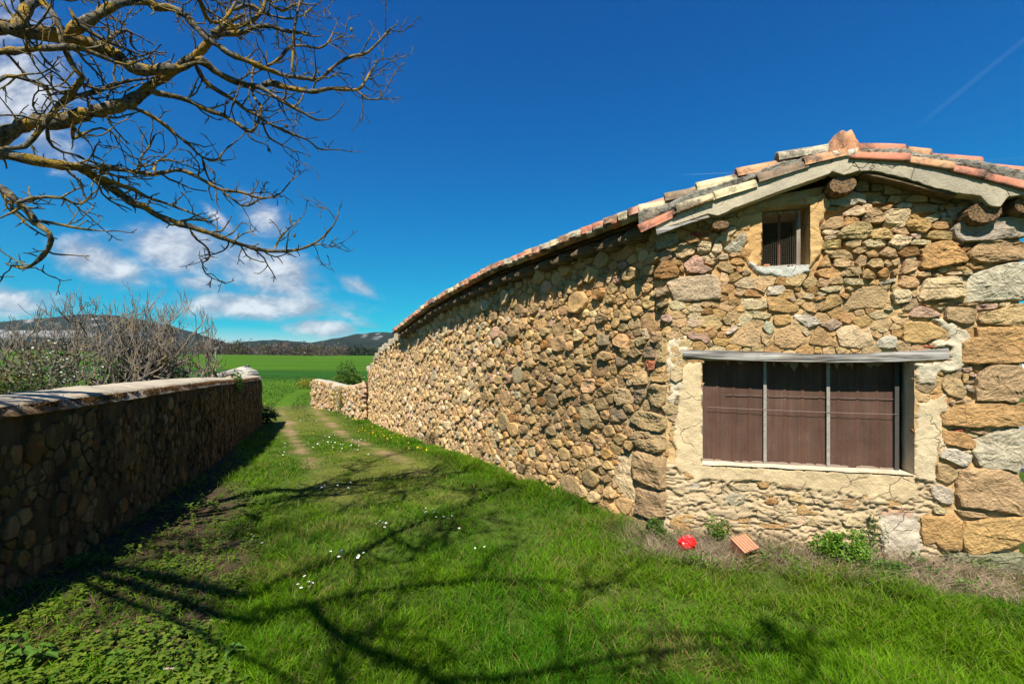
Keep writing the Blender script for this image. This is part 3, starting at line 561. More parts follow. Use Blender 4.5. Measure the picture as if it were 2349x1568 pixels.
# ------------------------------------------------------------------ gable wall
# each entry: crop, colour, proudness (cm), outline; upper right row coloured darker for the roof's shade
GS = """
G2 d 2 560 590 690 585 690 650 560 660|G2 d 2.5 690 590 880 590 885 690 700 690|G2 d 2 890 600 1010 600 1050 650 1000 690 890 680|G2 d 2 1010 690 1070 630 1190 690 1150 710|G2 d 2 1165 700 1330 700 1400 780 1240 790 1160 760
G2 d 3 520 760 640 700 715 740 700 790 540 790|G2 t 2.5 720 770 760 700 870 710 860 780|G2 t 2 910 740 1000 690 1140 720 1145 770 920 770|G2 d 2 400 580 470 520 545 600 540 655 400 660|G2 g 3 825 800 880 780 970 790 975 830 830 838
G2 t 3.5 950 870 1000 810 1230 800 1225 880 960 892|G2 g 2 1250 820 1320 825 1300 860 1255 850|G2 g 2.5 1340 850 1450 815 1555 830 1555 920 1400 955 1340 900|G2 c 3 1090 945 1200 890 1265 900 1255 950 1170 985|G2 g 2 1270 880 1320 865 1340 900 1330 940 1280 945
G2 g 3 140 690 330 665 440 680 500 700 505 790 440 770 300 820 150 790|G2 o 3 105 830 240 825 245 850 180 880 110 870|G2 c 5 270 890 400 815 470 830 500 890 420 915 280 915|G2 o 3.5 620 850 740 800 770 810 740 850 640 865
G2 t 5 500 870 540 835 620 850 690 920 690 960 630 995 470 960|G2 c 5.5 700 880 760 855 930 855 940 900 880 1030 780 1045 690 1020|G2 o 6 890 1000 920 930 990 910 1160 990 1150 1040 1080 1100 950 1060|G2 o 3.5 1165 1010 1230 975 1350 980 1360 1040 1270 1060 1180 1045
G2 y 4 1080 1110 1200 1065 1380 1085 1415 1120 1400 1170 1280 1160 1180 1150|G2 g 6 1410 1050 1480 970 1650 960 2080 920 2120 960 2115 1130 2000 1140 1700 1180 1480 1180 1420 1130|G2 t 4 40 1050 40 1010 150 930 270 920 275 1020 180 1060
G2 o 3.5 280 950 310 925 450 930 450 980 280 1020|G2 t 5.5 215 1110 280 1030 420 980 560 990 575 1050 500 1150 230 1150|G2 c 3 50 1085 90 1055 240 1055 235 1080 110 1120|G2 c 3 75 1130 130 1110 215 1110 210 1140 90 1160|G2 y 5 550 1110 610 1035 700 1045 800 1110 780 1150 570 1155
G2 t 4 735 1070 800 1030 920 1040 950 1100 890 1120|G2 p 3.5 960 1100 1060 1085 1080 1110 1060 1150 970 1150|G2 y 4.5 65 1255 70 1175 240 1160 250 1240|G2 t 3.5 280 1180 420 1150 455 1170 445 1220 370 1240 300 1220|G2 c 4.5 465 1190 530 1160 690 1165 715 1190 700 1225 640 1240 500 1235
G2 c 5 735 1205 810 1105 965 1145 940 1195 850 1270|G2 c 3.5 950 1190 1010 1155 1180 1165 1170 1200 1100 1215 960 1210|G2 t 3.5 370 1270 420 1240 545 1240 520 1275 430 1305 380 1290|G2 t 4.5 115 1310 190 1275 290 1265 360 1320 365 1365 250 1350 130 1345|G2 o 4 500 1290 580 1265 640 1300 640 1330 520 1345
G2 t 4 640 1300 720 1230 790 1250 845 1325 760 1340 650 1320|G2 b 4 830 1290 900 1240 1035 1235 1070 1310 1000 1325 890 1340|G2 o 2.5 1055 1260 1120 1240 1100 1310|G2 o 6 1085 1330 1120 1220 1280 1180 1380 1180 1550 1360 1500 1390 1340 1420 1100 1465 1070 1430 1090 1380|G2 o 4 10 1440 100 1310 130 1370 155 1440
G2 t 4.5 170 1420 180 1360 300 1345 395 1410 380 1430 300 1450 180 1440|G2 t 3.5 400 1390 450 1305 510 1340 500 1420 430 1440|G2 t 4.5 510 1420 560 1360 670 1350 685 1440 560 1450|G2 t 3 680 1400 720 1355 780 1420 730 1440|G2 t 3 760 1380 850 1340 860 1410 790 1430
G2 t 4.5 860 1500 905 1365 1060 1390 1010 1470 880 1520|G2 o 3 1390 1190 1520 1185 1530 1205 1410 1215|G2 b 2.5 1480 1250 1530 1200 1600 1190 1580 1250 1500 1290|G2 t 6 1555 1310 1680 1180 2060 1165 2120 1200 2130 1300 2090 1370 1800 1390 1650 1385 1570 1340
G2 t 4.5 205 1510 230 1460 440 1430 455 1500 420 1530 260 1535|G2 y 4 465 1500 510 1455 610 1530 600 1560 465 1560|G2 b 3.5 620 1500 700 1440 765 1500 720 1545 640 1540|G2 t 3 770 1480 830 1450 840 1520 790 1530|G2 t 4 1035 1530 1040 1490 1170 1480 1170 1530 1090 1550
G2 t 3 1180 1520 1230 1490 1310 1530 1270 1550|G2 c 3 1230 1460 1340 1450 1330 1490 1260 1490|G2 o 3 1400 1440 1530 1430 1540 1465 1430 1470|G2 o 3 1540 1440 1750 1425 1740 1450 1600 1465|G2 c 3.5 1320 1500 1470 1480 1490 1510 1380 1525|G2 c 3 1500 1500 1610 1480 1610 1505 1530 1520
G4 t 4 880 490 910 400 1060 405 1110 470 1090 520 960 530|G4 c 4.5 810 600 830 540 1000 545 1030 610 1000 670 850 705|G4 t 1.5 440 540 640 490 770 530 780 640 740 750 540 740 280 770 270 740|G4 c 5.5 1110 630 1190 430 1490 405 1600 560 1590 620 1460 640 1120 665
G4 g 3 1510 420 1560 405 1580 460 1560 480|G4 w 6 1640 610 1640 500 1690 390 1880 320 2000 280 2255 255 2255 640 2000 650 1640 665|G4 c 3.5 285 440 300 420 490 430 510 490 310 500|G4 t 4 95 440 130 405 270 410 285 480 140 490|G4 g 3.5 650 470 850 415 855 450 720 485
G4 c 4 20 540 100 510 275 505 250 550 120 580|G4 t 3 310 530 350 505 400 540 370 570|G4 o 3 0 640 0 620 115 620 110 640|G4 o 3.5 40 780 120 600 230 590 280 690 180 740|G4 o 3 245 610 310 580 370 600 320 650|G4 t 3.5 1250 700 1350 670 1490 665 1480 690 1330 705
G4 t 3.5 1510 680 1740 690 1745 710 1600 720 1520 705|G4 p 3.5 1750 760 1760 710 1950 690 1950 750|G4 c 3.5 1960 720 1970 690 2090 680 2080 720 1990 735|G4 c 3 730 760 760 730 830 725 830 770|G4 c 3 910 760 940 730 1040 735 1000 765|G4 p 4 1005 820 1040 760 1120 725 1280 770 1350 830 1200 850 1010 840
G4 t 2.5 885 830 890 790 990 800 990 830|G4 c 3 1250 740 1390 730 1390 770 1310 755|G4 t 4 1395 830 1410 725 1620 740 1730 760 1720 890 1620 930 1480 890 1400 860|G4 t 5.5 1770 900 1790 790 1960 770 2100 710 2255 700 2255 930 2150 950 1900 920|G4 o 2.2 260 880 280 830 400 790 430 850 350 920
G4 p 2.2 120 960 50 930 180 850 275 900 270 930 150 995|G4 c 2.5 210 1000 300 940 430 930 500 1000 570 950 620 1130 480 1175 260 1150|G4 w 2.2 640 1160 690 1070 800 1030 875 1060 870 1170 740 1180|G4 y 3 940 1030 960 900 1170 890 1430 1000 1420 1090 1250 1080 1160 1130 960 1110
G4 r 2 1120 1160 1130 1140 1290 1150 1290 1170|G4 c 1.8 630 970 720 960 800 950 770 1000 690 1010|G4 o 5.5 1580 1330 1590 1110 1740 1060 1720 960 2265 960 2265 1330 1900 1340
G5 t 3 440 190 470 110 580 140 610 230 590 280 480 250|G5 p 2.5 580 60 650 50 660 75 590 90|G5 o 2.5 585 100 640 95 620 160 595 170|G5 g 3 600 200 640 175 670 230 660 240|G5 p 3 615 100 690 95 690 125 640 115|G5 t 6 680 230 700 110 800 40 1000 45 1045 140 1030 260 960 305 860 290 690 290
G5 c 3 490 305 530 285 540 315 510 330|G5 t 2.5 545 310 590 280 680 285 670 310|G5 o 5 445 440 500 340 640 320 1045 315 1045 480 900 470 640 480 460 465|G5 r 2.5 527 500 620 498 615 515 535 515|G5 t 2.5 640 510 780 515 790 535 700 530|G5 g 3 790 510 840 500 880 520 840 540
G5 o 3.5 445 570 450 515 600 520 680 590 680 640 620 640 470 605|G5 g 5 670 650 690 570 820 530 1010 500 1035 580 1030 680 970 805 870 780 710 760|G5 w 4 425 700 470 640 540 640 660 690 640 760 590 770 500 730|G5 c 2.5 580 660 640 645 650 670 600 675|G5 t 3 405 860 410 750 480 755 565 810 550 850 490 890
G5 t 6 560 960 570 800 750 780 960 820 1000 880 1030 980 1010 1110 850 1080 690 1060 580 1050|G5 w 3 370 980 370 920 410 895 520 940 525 1040 430 1030|G5 c 3 380 1080 400 1040 480 1090 460 1110 390 1105|G5 t 3 540 1080 640 1090 780 1110 800 1140 600 1130
G5 o 4 285 1130 560 1130 590 1290 570 1370 450 1370 380 1310 310 1340 290 1240|G5 o 5 590 1260 620 1180 800 1150 1020 1130 1035 1200 1030 1300 960 1340 800 1370 640 1400 600 1340|G5 m 5 380 1500 400 1420 560 1400 850 1400 1000 1400 1010 1600 380 1600
G3 c 4 120 200 180 170 560 130 660 130 715 200 725 390 500 410 220 410 180 340|G3 t 3 710 190 730 100 800 100 825 200 760 270 720 240|G3 o 2.5 820 290 890 290 880 370 950 400 940 470 815 465|G3 b 3 980 340 1030 280 1130 310 1190 370 1000 370|G3 t 2.5 1090 270 1180 210 1250 260 1220 330 1180 310
G3 w 2.8 1245 330 1260 260 1430 240 1460 280 1420 350 1260 355|G3 b 2.5 1340 230 1360 150 1420 140 1530 210 1520 260 1400 240|G3 b 2 1550 290 1570 260 1640 270 1620 315 1560 310|G3 b 2.5 1690 300 1760 245 1810 270 1830 350 1760 350|G3 p 2 1480 390 1500 355 1560 360 1585 420 1540 435
G3 t 2 1560 330 1690 320 1690 380 1610 400|G3 o 3 1700 400 1800 370 1930 375 1900 405 1760 415|G3 c 2.5 960 480 960 390 1100 395 1230 390 1250 490 1150 515 1000 510|G3 o 3 1245 410 1270 370 1400 370 1500 430 1610 470 1610 520 1470 555 1280 530|G3 y 2.5 1630 470 1690 430 1760 450 1810 530 1790 560 1700 530
G3 c 2.2 1010 570 1010 530 1200 540 1300 570 1280 610 1230 625 1100 610|G3 o 2.2 1320 640 1330 580 1500 570 1520 660 1440 690 1350 695|G3 w 3 1560 600 1570 565 1680 580 1780 600 1860 670 1800 690 1710 720 1610 650|G3 b 2.5 505 560 560 480 620 500 660 560 560 570|G3 d 2 740 620 770 590 850 640 850 690 790 690
G3 o 1.5 875 630 920 620 945 660 890 675|G3 w 2.2 770 780 820 730 900 685 930 720 870 770 810 800|G3 g 2 1195 710 1240 635 1300 660 1340 720 1330 760 1280 800 1230 760|G3 p 2 340 790 400 760 480 790 560 780 620 860 560 900 500 850 380 850
G3 t 1.8 800 890 970 760 1000 660 1050 640 1180 770 1180 880 1130 950 960 920|G3 t 2 1190 880 1180 790 1290 860 1300 930 1250 940|G3 t 2 1320 900 1330 810 1400 720 1540 700 1630 750 1710 880 1560 950 1400 945|G3 c 1.8 1640 760 1680 725 1750 790 1700 820|G3 y 2.2 1730 900 1750 810 1830 700 1890 740 2050 900 2050 940 1950 920 1850 920
G3 t 1.8 500 470 510 430 650 420 690 440 560 500|G3 t 1.3 470 650 500 590 660 570 760 690 700 740 600 720 470 700|G3 p 4 50 620 70 580 170 580 190 640 130 670|G3 d 5 0 380 0 280 120 265 150 340|G3 d 4 0 520 0 460 130 400 140 450
G1 g 4 170 1240 170 1180 240 1090 380 1100 395 1180 330 1220 220 1250|G1 r 3 510 1100 530 1075 700 1080 720 1110 620 1120|G1 o 4 450 1160 500 1110 600 1130 620 1170 500 1200|G1 t 3 620 1150 660 1120 745 1120 730 1155|G1 c 4 770 1150 860 1105 940 1150 910 1200 870 1215
G1 g 4 860 1250 940 1180 1050 1090 1090 1100 1080 1200 1040 1280 920 1290|G1 t 5 370 1310 400 1220 440 1180 560 1250 550 1300 430 1350 380 1340|G1 c 5 585 1250 600 1175 730 1190 720 1270 640 1310 590 1280|G1 c 4.5 735 1280 780 1155 840 1220 840 1290 770 1305|G1 c 4.5 785 1340 830 1310 900 1305 905 1360 830 1365
G1 t 3.5 910 1320 940 1290 1010 1290 1030 1320 940 1340|G1 d 4 180 1360 190 1300 300 1250 340 1290 320 1350 220 1390|G1 b 6 150 1540 160 1480 260 1350 330 1350 400 1480 380 1540 270 1560|G1 o 3.5 390 1470 440 1400 460 1490|G1 p 5.5 455 1400 500 1370 570 1320 630 1340 650 1420 740 1460 640 1510 490 1490
G1 t 4 660 1400 680 1360 790 1350 800 1390 750 1420|G1 t 4 795 1430 820 1385 920 1390 960 1490 920 1505 830 1470|G1 o 3.5 920 1400 940 1350 1040 1350 1090 1400 1000 1420|G1 o 3 990 1480 995 1430 1040 1430 1070 1490 1010 1500
G6 o 1.5 225 240 250 200 300 210 315 245 260 260|G6 c 1.2 410 390 470 300 540 295 550 360 460 400|G6 o 1.8 830 280 950 285 950 320 880 330|G6 g 1.6 560 420 640 370 760 390 740 460 640 480|G6 o 2 910 440 960 405 1040 440 1000 465 920 465|G6 t 1.5 870 390 930 370 1000 390 900 405
G6 t 1.4 1030 320 1080 285 1150 300 1120 335|G6 c 1.6 1310 430 1350 400 1430 410 1420 450 1330 460|G6 t 1.8 1520 460 1560 410 1720 420 1730 490 1640 510 1560 500|G6 o 1.4 1715 395 1770 380 1790 430 1750 435|G6 o 1.2 1820 460 1830 430 1940 440 2060 390 2110 390 2100 430 2030 490 1900 490
G6 c 1.8 840 560 850 490 940 480 970 540 920 570|G6 c 1.6 1020 530 1040 490 1100 500 1090 550|G6 o 1.6 1180 540 1190 490 1250 470 1280 520 1370 540 1360 555 1220 555|G6 c 1.6 1130 610 1150 560 1260 560 1250 620 1180 630|G6 t 2 1260 640 1290 580 1440 590 1510 620 1420 655
G6 c 2 1550 600 1560 560 1700 560 1780 610 1770 655 1590 650|G6 c 1.6 370 580 400 540 530 540 580 590 540 640 400 620|G6 o 1.6 590 610 720 530 740 540 680 620|G6 o 1.5 680 620 700 570 780 575 780 620|G6 o 1.6 690 670 700 630 790 640 770 670|G6 o 1.0 850 660 860 620 1000 640 1120 620 1130 680 1000 670
G6 o 1.8 450 720 490 680 560 650 620 650 640 710 540 740|G6 o 1.6 680 760 700 690 760 680 800 740 760 775|G6 c 1.4 880 780 890 730 960 730 980 780 920 810|G6 o 1.2 1100 800 1140 790 1220 840 1130 850|G6 g 1.3 240 310 300 280 380 300 340 360 260 360|G6 c 1.3 200 440 240 380 360 390 340 470
G6 c 1.2 620 320 690 290 770 300 840 330 720 360|G6 t 1.4 1110 430 1130 380 1210 390 1260 460|G6 o 2.6 110 620 150 580 250 545 310 555 330 640 325 700 185 715 140 650|G6 t 2 160 740 340 720 350 800 180 800
G7 c 4 600 410 605 325 640 315 690 340 690 410 640 440|G7 o 1.5 690 1080 720 1055 760 1080 740 1110"""
# outlines that lie on the side wall by the corner
WS = """
G7 t 6 525 290 530 200 580 155 640 190 670 250 600 300|G7 d 5 410 240 430 190 510 180 525 260 440 265|G7 r 4 440 320 450 280 510 280 510 340 460 360|G7 y 6 480 400 520 340 585 310 600 330 600 440 510 430|G7 t 6 450 570 460 460 520 440 590 455 595 560 560 610 480 600
G7 g 6 330 700 380 630 500 640 590 680 590 760 560 785 430 760|G7 g 6 310 820 380 770 520 780 590 820 590 905 510 935 380 880|G7 g 7 350 1000 370 910 520 940 590 960 590 1190 480 1160 370 1110|G7 t 7 380 1280 380 1160 480 1190 590 1200 590 1370 530 1400 360 1340
G7 w 3 530 1420 590 1400 600 1480 560 1490|G7 t 4 250 1400 360 1370 525 1420 520 1480 300 1480|G7 t 4 50 1360 160 1320 190 1400 190 1470 100 1450|G7 d 5 190 720 200 620 280 600 320 680 260 725|G7 g 6 220 520 240 470 330 480 355 580 260 600|G7 d 5 360 560 365 490 430 480 440 540 400 600
G7 g 5 350 410 360 360 440 360 455 450 370 455|G7 d 5 215 300 230 255 300 270 325 300 260 330|G7 y 5 260 240 270 185 320 180 340 230 300 275|G7 d 5 90 170 110 95 180 110 190 170 130 185|G7 c 6 420 60 450 60 465 130 440 140|G7 t 5 470 140 490 85 540 75 560 130 510 165
G7 g 6 0 330 0 240 30 245 40 320 10 360|G7 g 6 5 470 10 410 80 410 105 450 70 510 20 510|G7 t 7 0 720 0 600 60 580 130 640 120 720 50 775|G7 t 6 65 870 120 790 165 850 150 900 80 900|G7 t 6 20 960 100 950 145 1010 90 1045 40 1030|G7 t 5 110 1120 150 1080 205 1090 210 1120 150 1140
G7 c 2 215 1040 250 950 340 930 350 1100 370 1300 330 1300 230 1130"""
def parse(txt):
    out = []
    for item in txt.strip().replace("\n", "|").split("|"):
        q = item.split()
        if len(q) < 9: continue
        v = list(map(float, q[3:])); out.append((q[0], q[1], float(q[2])/100, list(zip(v[0::2], v[1::2]))))
    return out
S_APEX, H_APEX = gplane(1948, 372, .2)
GW = 2.646
def roof_line(s):
    """underside of the roof along the gable"""
    return np.interp(s, [-.4, 0.0, S_APEX, GW, GW+.8], [2.93, 3.08, H_APEX-.10, 3.22, 2.9])
WIN = [gplane(1611, 826), gplane(2095, 826), gplane(2092, 1087), gplane(1609, 1063)]
w_s0, w_s1 = WIN[0][0], WIN[1][0]; w_h1 = min(WIN[0][1], WIN[1][1])
def w_hb(s): return np.interp(s, [w_s0, w_s1], [WIN[3][1], WIN[2][1]])
v_s0, _ = gplane(1747, 545); v_s1, _ = gplane(1857, 545); v_h1 = gplane(1800, 474)[1]; v_h0 = gplane(1800, 611)[1]
stones_g = parse(GS)
def grow(P, f): P = np.array(P); c = P.mean(0); return [tuple(c+(q-c)*f) for q in P]
GPOLY = [(c, p, grow(gpoly(k, pts), 1.085 if p > .045 else 1.045 if p > .02 else 1.0)) for (k, c, p, pts) in stones_g]
PLASTER = {  # raised patches: outlines, thickness, colour
    'jamb_left': ([gplane(*q) for q in [(1560, 838), (1612, 826), (1610, 1064), (1640, 1085), (1600, 1100), (1552, 1072), (1545, 1000), (1556, 930)]], .018, (.56, .43, .25)),
    'jamb_right': (gpoly('G5', [(250, 440), (290, 330), (480, 235), (500, 370), (440, 400), (460, 620), (400, 700), (395, 890), (240, 850), (235, 830)]), .018, (.53, .42, .26)),
    'rough': (gpoly('G4', [(1230, 850), (1390, 860), (1480, 930), (1620, 1000), (1700, 1060), (1590, 1150), (1570, 1330), (1570, 1430), (1330, 1440), (1300, 1550), (1090, 1560), (1070, 1340), (1440, 1320), (1460, 1160), (1250, 1160), (1250, 1090), (1420, 1090), (1430, 990)]), .028, (.52, .45, .32)),
    'van_left': (gpoly('G1', [(980, 930), (1260, 860), (1250, 1420), (1100, 1370), (1030, 1290), (1090, 1200), (1100, 1090), (980, 1060)]), .02, (.50, .30, .12)),
    'van_right': (gpoly('G1', [(1715, 740), (1900, 660), (1960, 800), (1850, 1000), (1890, 1140), (1870, 1290), (1760, 1430), (1705, 1430)]), .022, (.52, .33, .14)),
    'van_top': (gpoly('G1', [(1150, 800), (1720, 600), (1760, 740), (1290, 790), (1270, 870)]), .012, (.36, .27, .15)),
    'sill_patch': (gpoly('G1', [(1110, 1370), (1240, 1425), (1700, 1405), (1755, 1460), (1690, 1500), (1500, 1545), (1230, 1510)]), .028, (.50, .49, .42)),
    'white_patch': (gpoly('G6', [(1860, 520), (2160, 520), (2230, 700), (2210, 860), (2290, 1000), (2190, 1000), (1900, 880)]), .014, (.47, .40, .30)),
    'corner_grey': (gpoly('G7', [(590, 140), (700, 100), (760, 200), (690, 300), (690, 480), (600, 620), (590, 300)]), .012, (.54, .46, .32)),
    'sill_band': ([gplane(*q) for q in [(1604, 1066), (2092, 1088), (2110, 1140), (2000, 1135), (1850, 1120), (1760, 1105), (1690, 1100), (1620, 1098)]], .02, (.50, .38, .22)),
}
def build_gable():
    ds = .0115
    ss = np.arange(-.02, GW+.001, ds); hs = np.arange(-.12, H_APEX+.02, ds)
    # make grid lines fall on the window edges
    for v in (w_s0, w_s1, v_s0, v_s1): ss[np.argmin(np.abs(ss-v))] = v
    for v in (w_h1, v_h0, v_h1): hs[np.argmin(np.abs(hs-v))] = v
    S, H = np.meshgrid(ss, hs, indexing='ij')
    low = np.clip((w_hb(np.clip(S, w_s0, w_s1))+.02-H)/.06, 0, 1)*np.clip((w_s1+.18-S+(fbm(S/.1, H/.1, 3)-.5)*.15)/.05, 0, 1)
    off = (fbm(S/.13, H/.13, 41)-.5)*.035+(fbm(S/.035, H/.035, 42, 3)-.5)*.016
    dry = np.clip((S-1.05)/.3, 0, 1)*np.clip((H-2.25)/.2, 0, 1)      # dry laid rubble, joints open
    off = off-.015*dry-.004
    C = np.array([.43, .265, .115])*(.8+.4*fbm(S/.09, H/.09, 43))[..., None]
    gl = np.array([.50, .37, .20])*(.85+.3*fbm(S/.12, H/.12, 44))[..., None]
    mid = np.clip((2.55-H)/.3, 0, 1)[..., None]; C = C*(1-mid*.45)+np.array([.50, .36, .18])*mid*.45
    pale = np.array([.43, .325, .195])*(.82+.36*fbm(S/.14, H/.14, 45))[..., None]
    C = C*(1-low[..., None])+pale*low[..., None]
    off = off+low*(.012+(fbm(S/.22, H/.10, 46)-.5)*.045)
    # layered cracks in the lower render: step edges
    lay = fbm(S/.33, H/.13, 47); off = off+low*np.where((lay*7) % 1 < .55, .011, -.009)
    wS = S+(fbm(S/.06, H/.06, 48)-.5)*.05; wH = H+(fbm(S/.06, H/.06, 49)-.5)*.05
    for k, (poly, th, col) in PLASTER.items():
        a = inside(wS, wH, poly)
        rough = .022 if k in ('rough', 'white_patch', 'corner_grey') else .014 if k.startswith('van') else .007
        off = np.where(a, th+(fbm(S/.05, H/.05, 50, 4)-.5)*rough*1.6, off)
        C = np.where(a[..., None], np.array(col)*(.88+.24*fbm(S/.1, H/.1, 51))[..., None], C)
    red = inside(S, H+(fbm(S/.03, H/.2, 52)-.5)*.08, gpoly('G6', [(1860, 500), (2160, 500), (2150, 560), (1870, 550)]))
    C = np.where(red[..., None], C*.45+np.array([.40, .17, .09])*.55, C)
    # bed mortar rises a little round each shallow stone so that it looks buttered in
    rl = roof_line(S); off = np.where(np.abs(H-rl) < .03, 0, off)
    for v in (ss[0], ss[-1]): off[np.abs(S-v) < 1e-6] = 0
    V = gpos(S, np.minimum(H, rl), off)
    Fq = grid_faces(len(ss), len(hs)); cs = (S[:-1, :-1]+S[1:, 1:]).ravel()/2; ch = (H[:-1, :-1]+H[1:, 1:]).ravel()/2
    hole = ((cs > w_s0) & (cs < w_s1) & (ch < w_h1) & (ch > w_hb(cs))) | ((cs > v_s0) & (cs < v_s1) & (ch > v_h0) & (ch < v_h1))
    keep = ~hole & (ch < roof_line(cs)+.02)
    g = mk("gable_wall", V.reshape(-1, 3), Fq[keep], M_MORTAR, barn, C.reshape(-1, 3), True)
    r = random.Random(5)
    for (c, p, poly) in GPOLY:
        sm = stone_shape(poly, p*.9+.004, r, .017 if p > .04 else .022, 1, .05, 1.0 if p > .02 else .6, 1.0, 44 if p > .04 and abs(area2(poly)) > .012 else 30)
        if sm is None: continue
        Vs, Fs = sm
        mk("stone", gpos(Vs[:, 0], Vs[:, 1], Vs[:, 2]), Fs, M_STONE, g, stone_col(c, r), False)
    # small packing stones in the joints
    taken = [(np.array(p).mean(0), math.sqrt(abs(area2(p)))) for (_, _, p) in GPOLY]
    def keep_fn(x, y, rad):
        if w_s0-.08 < x < w_s1+.08 and y < w_h1+.09 : return False
        if v_s0-.14 < x < v_s1+.14 and y > v_h0-.12: return False
        a = np.array([x+rad*.9, x-rad*.9, x, x, x]); b = np.array([y, y, y+rad*.7, y-rad*.7, y])
        for (cc, sz), (_, _, p) in zip(taken, GPOLY):
            if abs(cc[0]-x) < sz*1.6+rad and abs(cc[1]-y) < sz*1.6+rad and inside(a, b, p).any(): return False
        return True
    fill = pack(.05, GW-.1, lambda x: .9, lambda x: float(roof_line(x))-.06, [.045, .032, .022], r, 1.5, 3500, .004, keep=keep_fn)
    A = Acc()
    for poly, rad in fill:
        y = np.mean([q[1] for q in poly]); x = np.mean([q[0] for q in poly])
        pr = (.012+rad*.35) if (x > 1.0 and y > 2.2) or x < .75 and y > 2.3 else .008+rad*.12
        sm = stone_shape(poly, pr, r, .025, 1, .04, 1.0, 1.0, 12)
        if sm is None: continue
        A.add(gpos(sm[0][:, 0], sm[0][:, 1], sm[0][:, 2]), sm[1], stone_col(r.choice('ttoootdct'), r))
    o = A.build("packing_stones", M_STONE, g); o["kind"] = "stuff"
build_gable()
def quad(pts): return np.array(pts), [[0, 1, 2, 3]]
def mat_net():
    m, w, out = mat_base("net_over_boards"); P = geo(w); c = attr(w)
    n = w.noise(P, 260, 2, .7); st = w.noise(w.node('ShaderNodeMapping', {'Vector': P, 'Scale': (26, 26, 1.6)}).outputs[0], 1.0, 5, .65); n2 = w.m('ADD', w.m('MULTIPLY', w.noise(P, 3.5, 5, .65), .5), w.m('MULTIPLY', st, .5)); n3 = w.noise(P, 900, 1, .5)
    k = w.m('ADD', w.m('MULTIPLY', w.m('SUBTRACT', w.m('ADD', n, n3), 1.0), 1.3), w.m('ADD', w.m('MULTIPLY', n2, 1.9), .05))
    c = w.mix(1.0, c, w.node('ShaderNodeCombineXYZ', {0: k, 1: k, 2: k}).outputs[0], 'MULTIPLY')
    c = w.mix(w.m('MULTIPLY', w.ramp(n2, .55, .75), .35), c, (.16, .13, .105))
    principled(w, out, c, .95, n, .5, .004, .05); return m
